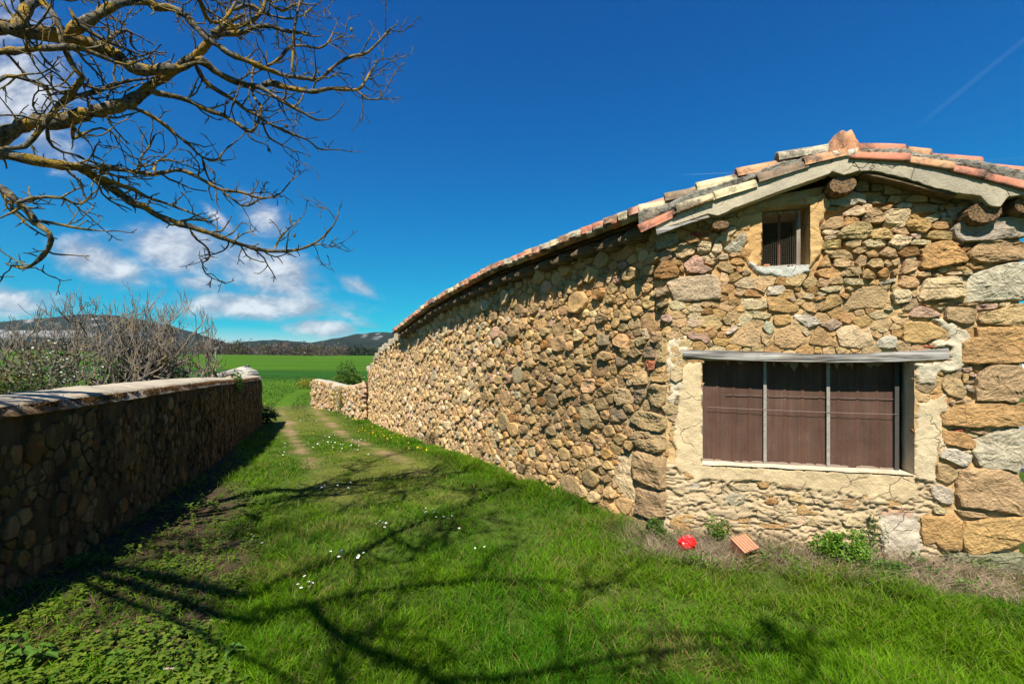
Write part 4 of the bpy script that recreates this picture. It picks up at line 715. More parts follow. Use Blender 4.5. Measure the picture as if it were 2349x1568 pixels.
def build_windows():
    # ---- big window: reveals, sill, screen behind, lintel
    dp = -.17
    win = mk("window", np.array([gpos(w_s0, w_hb(w_s0), dp-.012), gpos(w_s1, w_hb(w_s1), dp-.012), gpos(w_s1, w_h1+.03, dp-.012), gpos(w_s0, w_h1+.03, dp-.012)]), [[0, 1, 2, 3]], M_SCREEN_BACK, barn)
    n = 14
    def strip(a0, a1, name, mat, col, bulge=.006, over=.018):
        """reveal face running from the wall face to the recess; a0,a1 = (s,h) ends"""
        V = []; 
        for i in range(n+1):
            t = i/n
            s = a0[0]+(a1[0]-a0[0])*t; h = a0[1]+(a1[1]-a0[1])*t
            for j, d in enumerate((over, 0, dp*.5, dp-.02)):
                jit = bulge*(mnoise.noise(Vector((s*9+d*30, h*9, d*12))))
                V.append(gpos(s+jit*(abs(a1[1]-a0[1]) > .3), h+jit*(abs(a1[0]-a0[0]) > .3), d))
        return mk(name, np.array(V), grid_faces(n+1, 4), mat, win, col, True)
    strip((w_s1, w_hb(w_s1)), (w_s1, w_h1+.03), "reveal", M_CEMENT, (.50, .42, .30))
    strip((w_s0, w_h1+.03), (w_s0, w_hb(w_s0)), "reveal", M_CEMENT, (.52, .42, .28))
    strip((w_s1, w_h1+.03), (w_s0, w_h1+.03), "reveal", M_CEMENT, (.3, .25, .18))
    strip((w_s0, w_hb(w_s0)), (w_s1, w_hb(w_s1)), "sill", M_CEMENT, (.60, .50, .36), .010, .03)
    # fine dark net stretched over ribbed boards
    k = 44; V = []; C = []
    for i in range(k*2+1):
        s = w_s0+.005+(w_s1-w_s0-.05)*i/(k*2)
        ph = (i % 8)
        rib = .008 if ph == 0 else 0.0
        for h in (w_hb(s), w_h1+.03):
            V.append(gpos(s, h, dp+rib)); C.append((.108, .055, .038) if rib else (.088, .052, .038))
    mk("ribbed_board", np.array(V), grid_faces(k*2+1, 2), M_SCREEN, win, np.array(C))
    for px, wd in ((1753, .026), (1897, .026)):
        s = gplane(px, 960, dp)[0]; h0 = float(w_hb(s)); h1 = w_h1
        V, Fc = box(gpos(s, (h0+h1)/2, dp+.026), wd, h1-h0, .018, (EDIR, UP, NDIR)); mk("lath", V, Fc, M_LATH, win)
    s = w_s1-.055; V, Fc = box(gpos(s, float((w_hb(s)+w_h1)/2), dp+.02), .03, float(w_h1-w_hb(s)), .03, (EDIR, UP, NDIR)); mk("frame", V, Fc, M_LATH_DARK, win)
    s = w_s0+.012; V, Fc = box(gpos(s, float((w_hb(s)+w_h1)/2), dp+.016), .014, float(w_h1-w_hb(s)), .02, (EDIR, UP, NDIR)); mk("frame", V, Fc, M_LATH, win)
    a = gplane(1622, 932, dp); b = gplane(2055, 949, dp)
    L = np.linspace(0, 1, 12); P = np.array([gpos(a[0]+(b[0]-a[0])*q, a[1]+(b[1]-a[1])*q-.012*math.sin(q*3.14)*.5, dp+.04) for q in L])
    V, Fc = tubes([(P, np.full(12, .0018))], 5); mk("wire", V, Fc, M_WIRE, win)
    a = gplane(1665, 905, dp); b = gplane(2050, 915, dp)
    P = np.array([gpos(a[0]+(b[0]-a[0])*q, a[1]+(b[1]-a[1])*q, dp+.013) for q in L]); V, Fc = tubes([(P, np.full(12, .003))], 5); mk("rail", V, Fc, M_RAIL, win)
    # dust and cobweb along the foot and head of the net
    A = Acc(); r = random.Random(3)
    for i in range(60):
        s = w_s0+.02+(w_s1-w_s0-.08)*r.random(); h = float(w_hb(s)); q = .008+.02*r.random()
        pts = [gpos(s-q*2, h-.004, dp+.02), gpos(s+q*2, h-.004, dp+.02), gpos(s+q, h+q*.8, dp+.014), gpos(s-q, h+q*.9, dp+.014)]
        A.add(pts, [[0, 1, 2, 3]], (.20, .15, .11))
    o = A.build("dust_drift", M_ATTR, win); o["kind"] = "stuff"
    A = Acc()
    for (cs, ch, ln, dr) in ((.33, 0, .16, .06), (.42, 0, .10, .04), (.70, .0, .2, .10), (.80, 0, .22, .12), (1.25, -.01, .25, .09), (1.12, 0, .15, .06)):
        for q in range(5):
            x0 = w_s0+cs+(r.random()-.5)*ln; x1 = x0+(r.random()-.3)*ln; y = w_h1+.005
            A.add([gpos(x0, y, dp+.03), gpos(x1, y, dp+.05), gpos((x0+x1)/2+.01, y-dr*(.4+.6*r.random()), dp+.035)], [[0, 1, 2]], (.17, .15, .12))
    o = A.build("cobweb", M_ATTR, win); o["kind"] = "stuff"
    # lintel: a bowed weathered beam
    V = []; N = 40
    for i in range(N+1):
        t = i/N; px = 1567+(2177-1567)*t
        yb = np.interp(px, [1567, 1700, 1900, 2060, 2177], [818, 826, 831, 829, 823]); yt = np.interp(px, [1567, 1640, 1750, 1870, 2000, 2120, 2177], [803, 803, 806, 812, 809, 803, 798])
        s, hb = gplane(px, yb, .03); _, ht = gplane(px, yt, .03)
        e = .004*mnoise.noise(Vector((t*14, 1, 0)))
        ft = .0+ .03
        for (h, o) in ((hb, -.16), (hb+e*.5, ft), (hb+(ht-hb)*.5+e, ft+.006+e), (ht+e, ft-.004), (ht+.004, -.16)): V.append(gpos(s, h, o))
    Fc = grid_faces(N+1, 5).tolist()
    for i in range(N): Fc.append([i*5+4, i*5+9, i*5+5, i*5])
    Fc += [[0, 1, 2, 3, 4], [N*5+4, N*5+3, N*5+2, N*5+1, N*5]]
    mk("lintel", np.array(V), Fc, M_LINTEL, barn)
    # ---- small ventilation window
    dp = -.13
    vw = mk("small_window", np.array([gpos(v_s0-.3, v_h0-.4, -1.2), gpos(v_s1+.3, v_h0-.4, -1.2), gpos(v_s1+.3, v_h1+.1, -1.2), gpos(v_s0-.3, v_h1+.1, -1.2)]), [[0, 1, 2, 3]], M_DARK, barn)  # black sheet set back inside stands for the unlit interior
    def vstrip(a0, a1, name, mat, col, ov=.022):
        V = []
        for i in range(9):
            t = i/8; s = a0[0]+(a1[0]-a0[0])*t; h = a0[1]+(a1[1]-a0[1])*t
            for d in (ov, 0, dp*.5, dp, -.5):
                jit = .007*mnoise.noise(Vector((s*11+d*20, h*11, d*9+3)))*(d > -.3)
                V.append(gpos(s+jit*(a1[0] == a0[0]), h+jit*(a1[1] == a0[1]), d))
        mk(name, np.array(V), grid_faces(9, 5), mat, vw, col, True)
    vstrip((v_s1, v_h0), (v_s1, v_h1), "reveal", M_MORTAR, (.44, .29, .13)); vstrip((v_s0, v_h1), (v_s0, v_h0), "reveal", M_MORTAR, (.44, .29, .13))
    vstrip((v_s1, v_h1), (v_s0, v_h1), "reveal", M_MORTAR, (.34, .24, .12)); vstrip((v_s0, v_h0), (v_s1, v_h0), "sill", M_CEMENT, (.50, .48, .42))
    fw = .03
    iw = v_s1-.055
    for (c0, sx, sy) in (((iw-fw/2+.012), fw, v_h1-v_h0-.02), (v_s0+.012, .02, v_h1-v_h0-.02)):
        V, Fc = box(gpos(c0, (v_h0+v_h1)/2, dp+.012), sx, sy, .035, (EDIR, UP, NDIR)); mk("frame", V, Fc, M_FRAME, vw)
    for hh, sy in ((v_h0+.017, .034), (v_h1-.02, .022)):
        V, Fc = box(gpos((v_s0+iw)/2, hh, dp+.016), iw-v_s0-.045, sy, .03, (EDIR, UP, NDIR)); mk("frame", V, Fc, M_FRAME, vw)
    L = []
    for i in range(17):
        s = v_s0+.02+(iw-v_s0-.045)*i/16; L.append((np.array([gpos(s, v_h0+.03, dp), gpos(s, v_h1-.05, dp)]), np.full(2, .0009)))
    for i in range(24):
        h = v_h0+.035+(v_h1-v_h0-.09)*i/23; L.append((np.array([gpos(v_s0+.02, h, dp), gpos(iw-.025, h, dp)]), np.full(2, .0009)))
    V, Fc = tubes(L, 4); o = mk("wire_mesh", V, Fc, M_WIRE_MESH, vw)
    s = gplane(1789, 545, dp)[0]; V, Fc = tubes([(np.array([gpos(s, v_h0+.02, dp-.03), gpos(s, v_h1-.02, dp-.03)]), np.full(2, .011))], 8); mk("iron_bar", V, Fc, M_RUST, vw)
    V, Fc = box(gpos(v_s0+.07, v_h0+.045, dp-.01), .05, .02, .03, (EDIR, UP, NDIR)); mk("brick_chip", V, Fc, M_CHIP, vw)
M_SCREEN = mat_net(); M_SCREEN_BACK = mat_plain("dark_board", (.02, .012, .01)); M_DARK = mat_plain("dark_interior", (.012, .011, .01))
M_LATH = mat_plain("pale_lath", (.24, .22, .19), .8, .7, 40); M_LATH_DARK = mat_plain("dark_lath", (.055, .05, .045), .85, .4, 40)
M_WIRE = mat_plain("pale_wire", (.26, .19, .15), .8); M_RAIL = mat_plain("batten_rail", (.11, .08, .065)); M_FRAME = mat_wood("frame_wood", (.34, .30, .25), (.14, .11, .085), (0, 0, 1), .7)
M_WIRE_MESH = mat_plain("galvanised_mesh", (.12, .105, .07), .7); M_RUST = mat_plain("rusty_iron", (.16, .065, .04), .8, .4, 60); M_CHIP = mat_plain("brick_chip", (.42, .17, .08))
build_windows()
# ------------------------------------------------------------------ long side wall
def px_size(p, rad):
    y = max(p[1], .5); return rad*2*F/y
def build_side():
    dt = .05
    ts = np.arange(0, T_WALL+.01, dt); n = 62
    T = np.repeat(ts[:, None], n, 1); q = np.linspace(0, 1, n)[None, :]
    xy = wxy(ts); g0 = gz(xy[:, 0], xy[:, 1])-.25; H = g0[:, None]+(side_top(ts)-g0)[:, None]*q
    off = (fbm(T/.2, H/.2, 61)-.5)*.03+.008
    off[0] = -.02; off = np.where(q > .985, -.02, off)
    C = np.array([.47, .33, .17])*(.75+.5*fbm(T/.15, H/.15, 62))[..., None]
    V = wpos(T, H, off)
    back = wpos(ts, side_top(ts), -.42); V2 = np.concatenate([V.reshape(-1, 3), back])
    Fc = grid_faces(len(ts), n).tolist(); b = len(ts)*n
    for i in range(len(ts)-1): Fc.append([i*n+n-1, (i+1)*n+n-1, b+i+1, b+i])
    C2 = np.concatenate([C.reshape(-1, 3), np.tile([.33, .27, .18], (len(ts), 1))])
    w = mk("side_wall", V2, Fc, M_MORTAR_SIDE, barn, C2, True)
    r = random.Random(11)
    hand = [(c, p, [wplane(*D(k, pt)) for pt in pts]) for (k, c, p, pts) in parse(WS)]
    hand = [(c, p, [(max(t, .01), h) for (t, h) in P]) for (c, p, P) in hand]
    cen = [(np.array(P).mean(0), math.sqrt(abs(area2(P))), P) for (_, _, P) in hand]
    def keep(x, y, rad):
        if x > 2.4: return True
        if x < rad*1.0: return False
        a = np.array([x+rad*1.1, x-rad*1.1, x, x, x, x+rad*.7, x-rad*.7, x+rad*.7, x-rad*.7]); b = np.array([y, y, y+rad*.85, y-rad*.85, y, y+rad*.6, y+rad*.6, y-rad*.6, y-rad*.6])
        for cc, sz, P in cen:
            if abs(cc[0]-x) < sz*2+rad and abs(cc[1]-y) < sz*2+rad and inside(a, b, P).any(): return False
        return True
    glo = lambda x: float(gz(*wxy(x)))-.03
    sizes = [.13, .098, .074, .056, .043, .032, .024, .018]
    P = pack(.0, T_WALL, glo, lambda x: float(side_top(x))-.0, sizes, r, 1.45, 14000, .004, keep=keep, share=[.08, .18, .27, .28, .18], spread=.76)
    S = [(p, rad, c) for (p, rad), c in [((q[0], q[1]), None) for q in P]]
    items = []
    for poly, rad, _ in S:
        c = np.array(poly).mean(0); p3 = wpos(c[0], c[1]); items.append((px_size(p3, rad), poly, rad, None, None))
    for (c, p, poly) in hand:
        cc = np.array(poly).mean(0); p3 = wpos(cc[0], cc[1]); items.append((1e3, poly, math.sqrt(abs(area2(poly)))/1.7, c, p))
    items.sort(key=lambda q: -q[0])
    A = Acc()
    for k, (sz, poly, rad, code, proud) in enumerate(items):
        c = np.array(poly).mean(0); t, h = c; hl = h-float(gz(*wxy(t)))
        if code is None:
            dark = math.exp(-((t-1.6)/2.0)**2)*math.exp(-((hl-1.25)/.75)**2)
            u = r.random()
            code = r.choice('ttdtd') if u < .3+.4*dark else r.choice('ttttttcccgopw' if t > 2.5 else 'ttttdoct')
            if r.random() < .03: code = r.choice('ppb')
            proud = min(rad, .075)*(.25+.78*r.random())+.007
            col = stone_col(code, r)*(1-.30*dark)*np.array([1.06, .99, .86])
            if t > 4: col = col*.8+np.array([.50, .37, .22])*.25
        else: col = stone_col('t' if code == 'g' else code, r)*(.93 if code == 'g' else .82 if code in 'dty' else .95)
        near = sz > 26
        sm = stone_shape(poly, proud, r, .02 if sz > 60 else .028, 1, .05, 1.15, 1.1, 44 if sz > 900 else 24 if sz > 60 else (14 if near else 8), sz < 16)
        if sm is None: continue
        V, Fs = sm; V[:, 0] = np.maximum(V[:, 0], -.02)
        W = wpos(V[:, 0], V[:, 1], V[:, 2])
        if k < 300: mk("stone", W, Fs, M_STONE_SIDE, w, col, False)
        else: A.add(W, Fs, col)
    o = A.build("rubble_stones", M_STONE_SIDE, w); o["kind"] = "stuff"
    # tumbled capping stones on the broken end of the wall
    for t in np.arange(9.75, 14.5, .36):
        s = .13+.10*r.random(); poly = [(t+s*1.3*math.cos(a)*(.8+.4*r.random()), s*.8*math.sin(a)*(.8+.4*r.random())) for a in np.arange(7)*6.283/7]
        sm = stone_shape(poly, .2, r, .05, 1, .2, 1.6, 1.0, 12); V = sm[0]
        P0 = wpos(V[:, 0], side_top(np.full(len(V), t))+.04+.03*r.random(), 0); d = np.array([0, 0, 1.0])
        n3 = np.append(wnorm(np.array(t)), 0)
        Wv = P0+np.outer(V[:, 2]*.45, d)+np.outer(V[:, 1]*1.6-.12, n3)
        mk("capping_stone", Wv, sm[1], M_STONE_SIDE, w, stone_col(r.choice('gggm'), r)*.85)
build_side()
# the sides away from the camera, plain
def build_back():
    right0 = np.append(CORNER, 0)+EDIR*GW
    d = np.append((WALL_R[2]-WALL_R[0])/np.linalg.norm(WALL_R[2]-WALL_R[0]), 0)
    for name, a, b in (("right_wall", right0+NDIR*-.02, right0+d*9.3), ("rear_wall", right0+d*9.3, np.append(wxy(9.3), 0)-.05*d)):
        n = 60; V = []; 
        for i in range(n+1):
            p = a+(b-a)*i/n
            for j in range(24):
                z = -.7+(2.9 if name == "right_wall" else 3.0)*j/23+(.35 if name == "right_wall" else 0)*j/23
                o = (mnoise.noise(Vector((i*.9, j*.9, 3)))*.03)
                V.append(p+np.array([o, o, z]))
        mk(name, np.array(V), grid_faces(n+1, 24), M_MORTAR_SIDE, barn, (.40, .29, .16), False)
build_back()

# ------------------------------------------------------------------ roof
LSL = .225
RUN = S_APEX+.28; RISE = RUN*LSL
RSL = .33; RRUN = 1.75
def eave(t):
    t = np.asarray(t, float); p = wxy(np.maximum(t, 0)); d = (WALL_R[1]-WALL_R[0])/TS[1]; p = p+np.minimum(t, 0)[..., None]*d
    return np.stack([p[..., 0]-.28*EDIR[0], p[..., 1]-.28*EDIR[1], eave_z(t)], -1)
def roof_pt(t, q):
    """q 0 at the eave, 1 at the ridge, up to 2 at the far eave"""
    e = eave(t); q = np.asarray(q, float)
    a = np.minimum(q, 1)[..., None]; b = np.maximum(q-1, 0)[..., None]
    return e+a*(EDIR*RUN+UP*RISE)+b*(EDIR*RRUN-UP*RSL*RRUN)
roof = mk("roof", *(lambda ts, qs: (np.concatenate([(roof_pt(np.repeat(ts[:, None], len(qs), 1), np.repeat(qs[None, :], len(ts), 0))+UP*dz).reshape(-1, 3) for dz in (.02, -.015)]),
         np.concatenate([grid_faces(len(ts), len(qs)), grid_faces(len(ts), len(qs))+len(ts)*len(qs)])))(np.linspace(-.12, T_END+.1, 40), np.array([.02, .25, .5, .75, 1, 1.35, 1.7, 2])), M_RAFTER, barn)
def tile_mesh(name, L, r0, r1, th, col, seed, seg=9, ex=None, nl=4):
    """half barrel tile: axis along x from 0 (low, wide end) to L, opening down"""
    V = []; r = random.Random(seed)
    for shell in (0, 1):
        for i in range(nl+1):
            x = L*i/nl; R = r0+(r1-r0)*i/nl-(th if shell else 0)
            for j in range(seg):
                a = math.pi*j/(seg-1); w = .004*mnoise.noise(Vector((x*8+seed, j*.5, shell)))
                xe = x+(.006*mnoise.noise(Vector((j*.9, seed, i)))if i in (0, nl) else 0)
                V.append((xe, -math.cos(a)*(R+w), math.sin(a)*(R+w)*.82))
    n1 = (nl+1)*seg; Fc = grid_faces(nl+1, seg).tolist(); Fc += [[a+n1 for a in f[::-1]] for f in Fc]
    for i in (0, nl):
        for j in range(seg-1): Fc.append([i*seg+j, i*seg+j+1, n1+i*seg+j+1, n1+i*seg+j])
    for j in (0, seg-1):
        for i in range(nl): Fc.append([i*seg+j, (i+1)*seg+j, n1+(i+1)*seg+j, n1+i*seg+j])
    return mesh_data(name, np.array(V), Fc, M_TILE, col, True), np.array(V), Fc
TCOL = {'red': (.46, .17, .10), 'org': (.47, .245, .125), 'cream': (.50, .41, .24), 'dark': (.20, .14, .09), 'grey': (.42, .36, .25), 'pink': (.44, .21, .145)}
def frame(a, b, upv, roll=0.0):
    x = b-a; L = np.linalg.norm(x); x = x/L; y = np.cross(upv, x); y /= np.linalg.norm(y); z = np.cross(x, y)
    if roll: c, s = math.cos(roll), math.sin(roll); y, z = y*c+z*s, z*c-y*s
    return Matrix(((x[0], y[0], z[0], a[0]), (x[1], y[1], z[1], a[1]), (x[2], y[2], z[2], a[2]), (0, 0, 0, 1))), L
def put(me, name, M, parent):
    o = bpy.data.objects.new(name, me); COLL.objects.link(o); o.parent = parent
    o.matrix_basis = Matrix.Translation(-Vector(WPOS[parent.name])) @ M; WPOS[o.name] = np.array(M.translation); return o
def build_eaves():
    r = random.Random(21); pitch = .185; ts = np.arange(-.02, T_END, pitch)
    var = [tile_mesh("roof_tile", .44, .088, .074, .013, TCOL[c], k)[0] for k, c in enumerate(['red', 'org', 'pink', 'cream', 'red', 'grey', 'org', 'pink'])]
    chan = [tile_mesh("channel_tile", .44, .085, .075, .013, TCOL[c], k+20)[0] for k, c in enumerate(['red', 'org', 'dark', 'grey'])]
    nrm = np.cross(EDIR*RUN+UP*RISE, eave(2.)-eave(1.)); nrm = nrm/np.linalg.norm(nrm); nrm = nrm if nrm[2] > 0 else -nrm
    sl = (EDIR*RUN+UP*RISE); sl /= np.linalg.norm(sl)
    A = Acc()
    rows = int((math.hypot(RUN, RISE)-.42)/.33)
    _, tv, tf = tile_mesh("tmp", .44, .088, .074, .013, (1, 1, 1), 3, 5, None, 1)
    for t in ts:
        e = eave(t); sag = (r.random()-.5)*.014
        a = e-sl*(.05+.05*r.random())+nrm*(.075+sag)+UP*.0
        M, _ = frame(a, a+sl*.44+nrm*.012, nrm, (r.random()-.5)*.15); put(r.choice(var), "roof_tile", M, roof)
        e2 = eave(t+pitch/2); a2 = e2-sl*(.06+.05*r.random())+nrm*(.078+sag)
        M, _ = frame(a2, a2+sl*.44, -nrm, (r.random()-.5)*.1); put(r.choice(chan), "channel_tile", M, roof)
        for side, cnt in ((0, rows), (1, int((math.hypot(RRUN, RRUN*RSL)-.42)/.33))):
            for k in range(1 if side == 0 else 0, cnt+1):
                if side == 0: b = e+sl*.33*k; s2 = sl; n2 = nrm
                else:
                    far = roof_pt(np.array(t), np.array(2.)); s2 = roof_pt(np.array(t), np.array(1.))-far; s2 = s2/np.linalg.norm(s2); b = far+s2*.33*k; n2 = np.cross(s2, eave(2.)-eave(1.)); n2 /= np.linalg.norm(n2); n2 = n2 if n2[2] > 0 else -n2
                for inv in (0, 1):
                    M, _ = frame(b+n2*.08+(eave(t+pitch/2)-eave(t))*inv, b+s2*.44+n2*.09+(eave(t+pitch/2)-eave(t))*inv, -n2 if inv else n2)
                    Mn = np.array(M); A.add(tv@Mn[:3, :3].T+Mn[:3, 3], tf, np.array(TCOL[r.choice(['red', 'org', 'pink', 'grey', 'cream'])])*(.8+.3*r.random()))
    o = A.build("tile_rows", M_TILE, roof, True); o["kind"] = "stuff"
    # ridge
    for k, t in enumerate(np.arange(.15, T_END, .40)):
        a = roof_pt(np.array(t), np.array(1.))+UP*.045; b = roof_pt(np.array(t+.44), np.array(1.))+UP*.06
        M, _ = frame(a, b, UP); put(tile_mesh("ridge_tile", .46, .125, .115, .016, TCOL['org'], k+50)[0] if k < 6 else bpy.data.objects["ridge_tile"].data, "ridge_tile", M, roof)
    # rafter tails under the eave: rough half logs
    for t in np.arange(.12, T_END-.1, .40):
        e = eave(t+(r.random()-.5)*.1); q = np.linspace(-.09, .62, 7); R = .078+.022*r.random()
        P = np.array([e+sl*(x-.02)-nrm*(R*1.0+.035) for x in q]); rad = R*np.array([.35, .86, 1, 1, 1, 1, 1]); rad[0] = .02
        V, Fc = tubes([(P, rad)], 9); mk("rafter", V, Fc, M_RAFTER, roof, None, True)
    # a sagging eave board behind the tails
    ee = [(np.array([eave(t)+sl*.10-nrm*.012 for t in np.linspace(0, T_END, 30)]), np.full(30, .022))]
    V, Fc = tubes(ee, 6); mk("eave_batten", V, Fc, M_RAFTER, roof, None, True)
build_eaves()
def bar(upper, lower, of, ob, name, mat, col, n=60, nv=5, rough=.007, parent=None, seed=0):
    """slab between two frame polylines on the plane moved out by of, running back to ob"""
    U = np.array([gplane(*p, of) for p in upper]); L = np.array([gplane(*p, of) for p in lower])
    t = np.linspace(0, 1, n)
    def rs(P):
        d = np.concatenate([[0], np.cumsum(np.linalg.norm(np.diff(P, axis=0), axis=1))]); return np.stack([np.interp(t*d[-1], d, P[:, 0]), np.interp(t*d[-1], d, P[:, 1])], -1)
    U, L = rs(U), rs(L); V = []
    for i in range(n):
        prof = [(0, ob)]+[(j/(nv-1), of) for j in range(nv)]+[(1, ob)]
        for k, (q, o) in enumerate(prof):
            s, h = L[i]*(1-q)+U[i]*q
            a = .35*mnoise.noise(Vector((s*7+seed, h*7, 1))); b = 1.2*mnoise.noise(Vector((s*26+seed, h*26, 2)))+.6*mnoise.noise(Vector((s*60+seed, h*60, 2)))
            if 0 < k < len(prof)-1: o = o+rough*a+rough*.4*b-(rough*.35 if k in (1, nv) else 0)
            h = h+(rough*.9*a+rough*.5*b)*(1 if q < .5 else .3)
            V.append(gpos(s, h, o))
    m = nv+2; Fc = grid_faces(n, m).tolist()
    for i in range(n-1): Fc.append([i*m+m-1, (i+1)*m+m-1, (i+1)*m, i*m])
    Fc += [list(range(m)), list(range((n-1)*m+m-1, (n-1)*m-1, -1))]
    o = mk(name, np.array(V), Fc, mat, parent or roof, col, True); o.data.set_sharp_from_angle(angle=math.radians(40)); return o
def G(c, *v): return [D(c, (v[i], v[i+1])) for i in range(0, len(v), 2)]
def build_verge():
    bar(G('G1', 150, 985, 350, 900, 740, 742, 1320, 525, 2100, 275)+G('G2', 360, 285), G('G1', 170, 1045, 420, 975, 700, 880, 800, 900, 890, 865, 960, 825, 1100, 775, 1220, 730, 1420, 655, 1700, 555, 1960, 465)+G('G2', 160, 440, 290, 480, 470, 430),
        .165, .05, "verge_slab", M_CEMENT, (.43, .37, .26), 110, 6, .005, None, 3)
    bar(G('G2', 355, 290, 700, 318, 950, 345, 1250, 400, 1400, 425, 1720, 500, 2146, 600)+[(2520, 470)], G('G2', 465, 440, 620, 435, 870, 500, 1050, 545, 1200, 600, 1450, 660, 1700, 690, 1790, 790, 1900, 815, 1985, 700, 2146, 690)+[(2520, 545)],
        .17, .05, "verge_slab", M_CEMENT, (.35, .305, .215), 110, 6, .008, None, 9)
    # old grey board under the broken end of the verge
    bar(G('G1', 165, 1045, 420, 985, 700, 900), G('G1', 175, 1100, 420, 1010, 720, 915), .195, .165, "verge_board", M_LINTEL, None, 24, 3, .003, None, 5)
    bar(G('G1', 340, 870, 560, 790, 760, 720), G('G1', 345, 890, 560, 808, 760, 738), .21, .19, "verge_board", M_LOG, None, 20, 3, .002, None, 6)
    # soffit boards of the right hand slope
    bar(G('G2', 480, 455, 870, 535, 1200, 625, 1450, 680), G('G2', 480, 470, 870, 555, 1200, 645, 1450, 700), .15, -.02, "soffit_board", M_RAFTER, None, 20, 3, .003, None, 7)
    # purlin ends
    def purlin(px, py, rad, sq, name="purlin", l=.26, dpt=-.3):
        s, h = gplane(px, py, .17); d = np.append((WALL_R[1]-WALL_R[0])/TS[1], 0)
        P = np.array([gpos(s, h, .13)+(gpos(s, h, dpt)-gpos(s, h, .13))*q for q in np.linspace(0, 1, 6)])
        V, Fc = tubes([(P, rad*np.array([.86, 1, 1, 1, 1, 1]))], 12); c = V[:12].mean(0)
        dv = V-P.repeat(12, 0); V = P.repeat(12, 0)+np.stack([dv[:, 0], dv[:, 1], dv[:, 2]*sq], -1)
        V = np.concatenate([V, [V[:12].mean(0)]]); Fc = Fc.tolist()+[[i, (i+1) % 12, len(V)-1] for i in range(12)]
        mk(name, V, Fc, M_LOG, roof, None, False)
    x, y = D('G2', (300, 560)); purlin(x, y, .115, .75)
    x, y = D('G2', (1780, 850)); purlin(x, y, .125, .75)
    x, y = D('G1', (840, 985)); purlin(x, y, .085, .5)
    x, y = D('G2', (2120, 760)); purlin(x+30, y, .11, .8)
    # verge tiles: lower and upper course and the mortar between
    lowL = [('red', 0, 1025, 350, 868), ('cream', 372, 810, 742, 698), ('cream', 770, 680, 1180, 560), ('dark', 1215, 505, 1700, 360), ('org', 1690, 330, 2110, 232)]
    upL = [('cream', -10, 822, 245, 765), ('dark', 255, 700, 575, 640), ('cream', 585, 592, 985, 505), ('org', 1000, 445, 1390, 365), ('grey', 1425, 278, 1960, 190)]
    lowR = [('red', 955, 292, 368, 268), ('org', 1405, 380, 948, 312), ('red', 1722, 468, 1392, 400), ('red', 2200, 590, 1718, 480), ('red', 2600, 690, 2180, 585)]
    upR = [('red', 905, 198, 455, 178), ('org', 1170, 248, 940, 214), ('red', 1695, 328, 1200, 288), ('red', 2180, 440, 1715, 384), ('red', 2600, 530, 2150, 435)]
    k = 0
    for crop, rows in (('G1', (lowL, upL)), ('G2', (lowR, upR))):
        for lev, row in enumerate(rows):
            of = (.110, .045)[lev]
            for (c, x0, y0, x1, y1) in row:
                k += 1
                a = gpos(*gplane(*D(crop, (x0, y0)), of+.05), of); b = gpos(*gplane(*D(crop, (x1, y1)), of+.05), of)
                L = np.linalg.norm(b-a)*1.06
                u = UP*.92+NDIR*.30
                M, _ = frame(a-UP*.030, b-UP*.026, u)
                put(tile_mesh("verge_tile", L, .088, .078, .014, TCOL[c], k+100, 11, None, 6)[0], "verge_tile", M, roof)
    bar(G('G1', -20, 850, 250, 780, 585, 640, 990, 520, 1400, 370, 1960, 210)+G('G2', 300, 235), G('G1', -10, 1000, 350, 850, 760, 690, 1200, 520, 1700, 350, 2100, 225)+G('G2', 320, 270), .15, -.05, "mortar_bed", M_LICHEN, (.24, .225, .18), 160, 6, .04, None, 11)
    bar(G('G2', 330, 200, 900, 205, 1190, 265, 1700, 335, 2180, 440)+[(2520, 430)], G('G2', 330, 262, 940, 285, 1400, 375, 1720, 460, 2200, 580)+[(2520, 472)], .15, -.05, "mortar_bed", M_LICHEN, (.26, .24, .19), 140, 6, .035, None, 12)
    # plugged front end of the ridge
    a = gpos(*gplane(*D('G2', (295, 235)), .16), .16); P = []
    n = 16
    for q, rr in ((.0, .0), (.0, .10), (.01, .15), (-.12, .165), (-.3, .165)):
        for j in range(n):
            an = math.pi*(-.12+1.24*j/(n-1)); e = 1+.12*mnoise.noise(Vector((j*.7, q*9, 4)))
            P.append(a+NDIR*(q+.02*mnoise.noise(Vector((j*.6, rr*20, 1))))+EDIR*(-math.cos(an)*rr*e*.70)+UP*(math.sin(an)*rr*1.28*e-.02))
    mk("ridge_end", np.array(P), grid_faces(5, n), M_TILE, roof, (.50, .235, .12), True)
    bar(G('G2', 170, 235, 300, 230, 440, 200), G('G2', 200, 280, 320, 290, 420, 262), .185, .05, "mortar_bed", M_CEMENT, (.45, .40, .31), 16, 4, .015, None, 13)
build_verge()
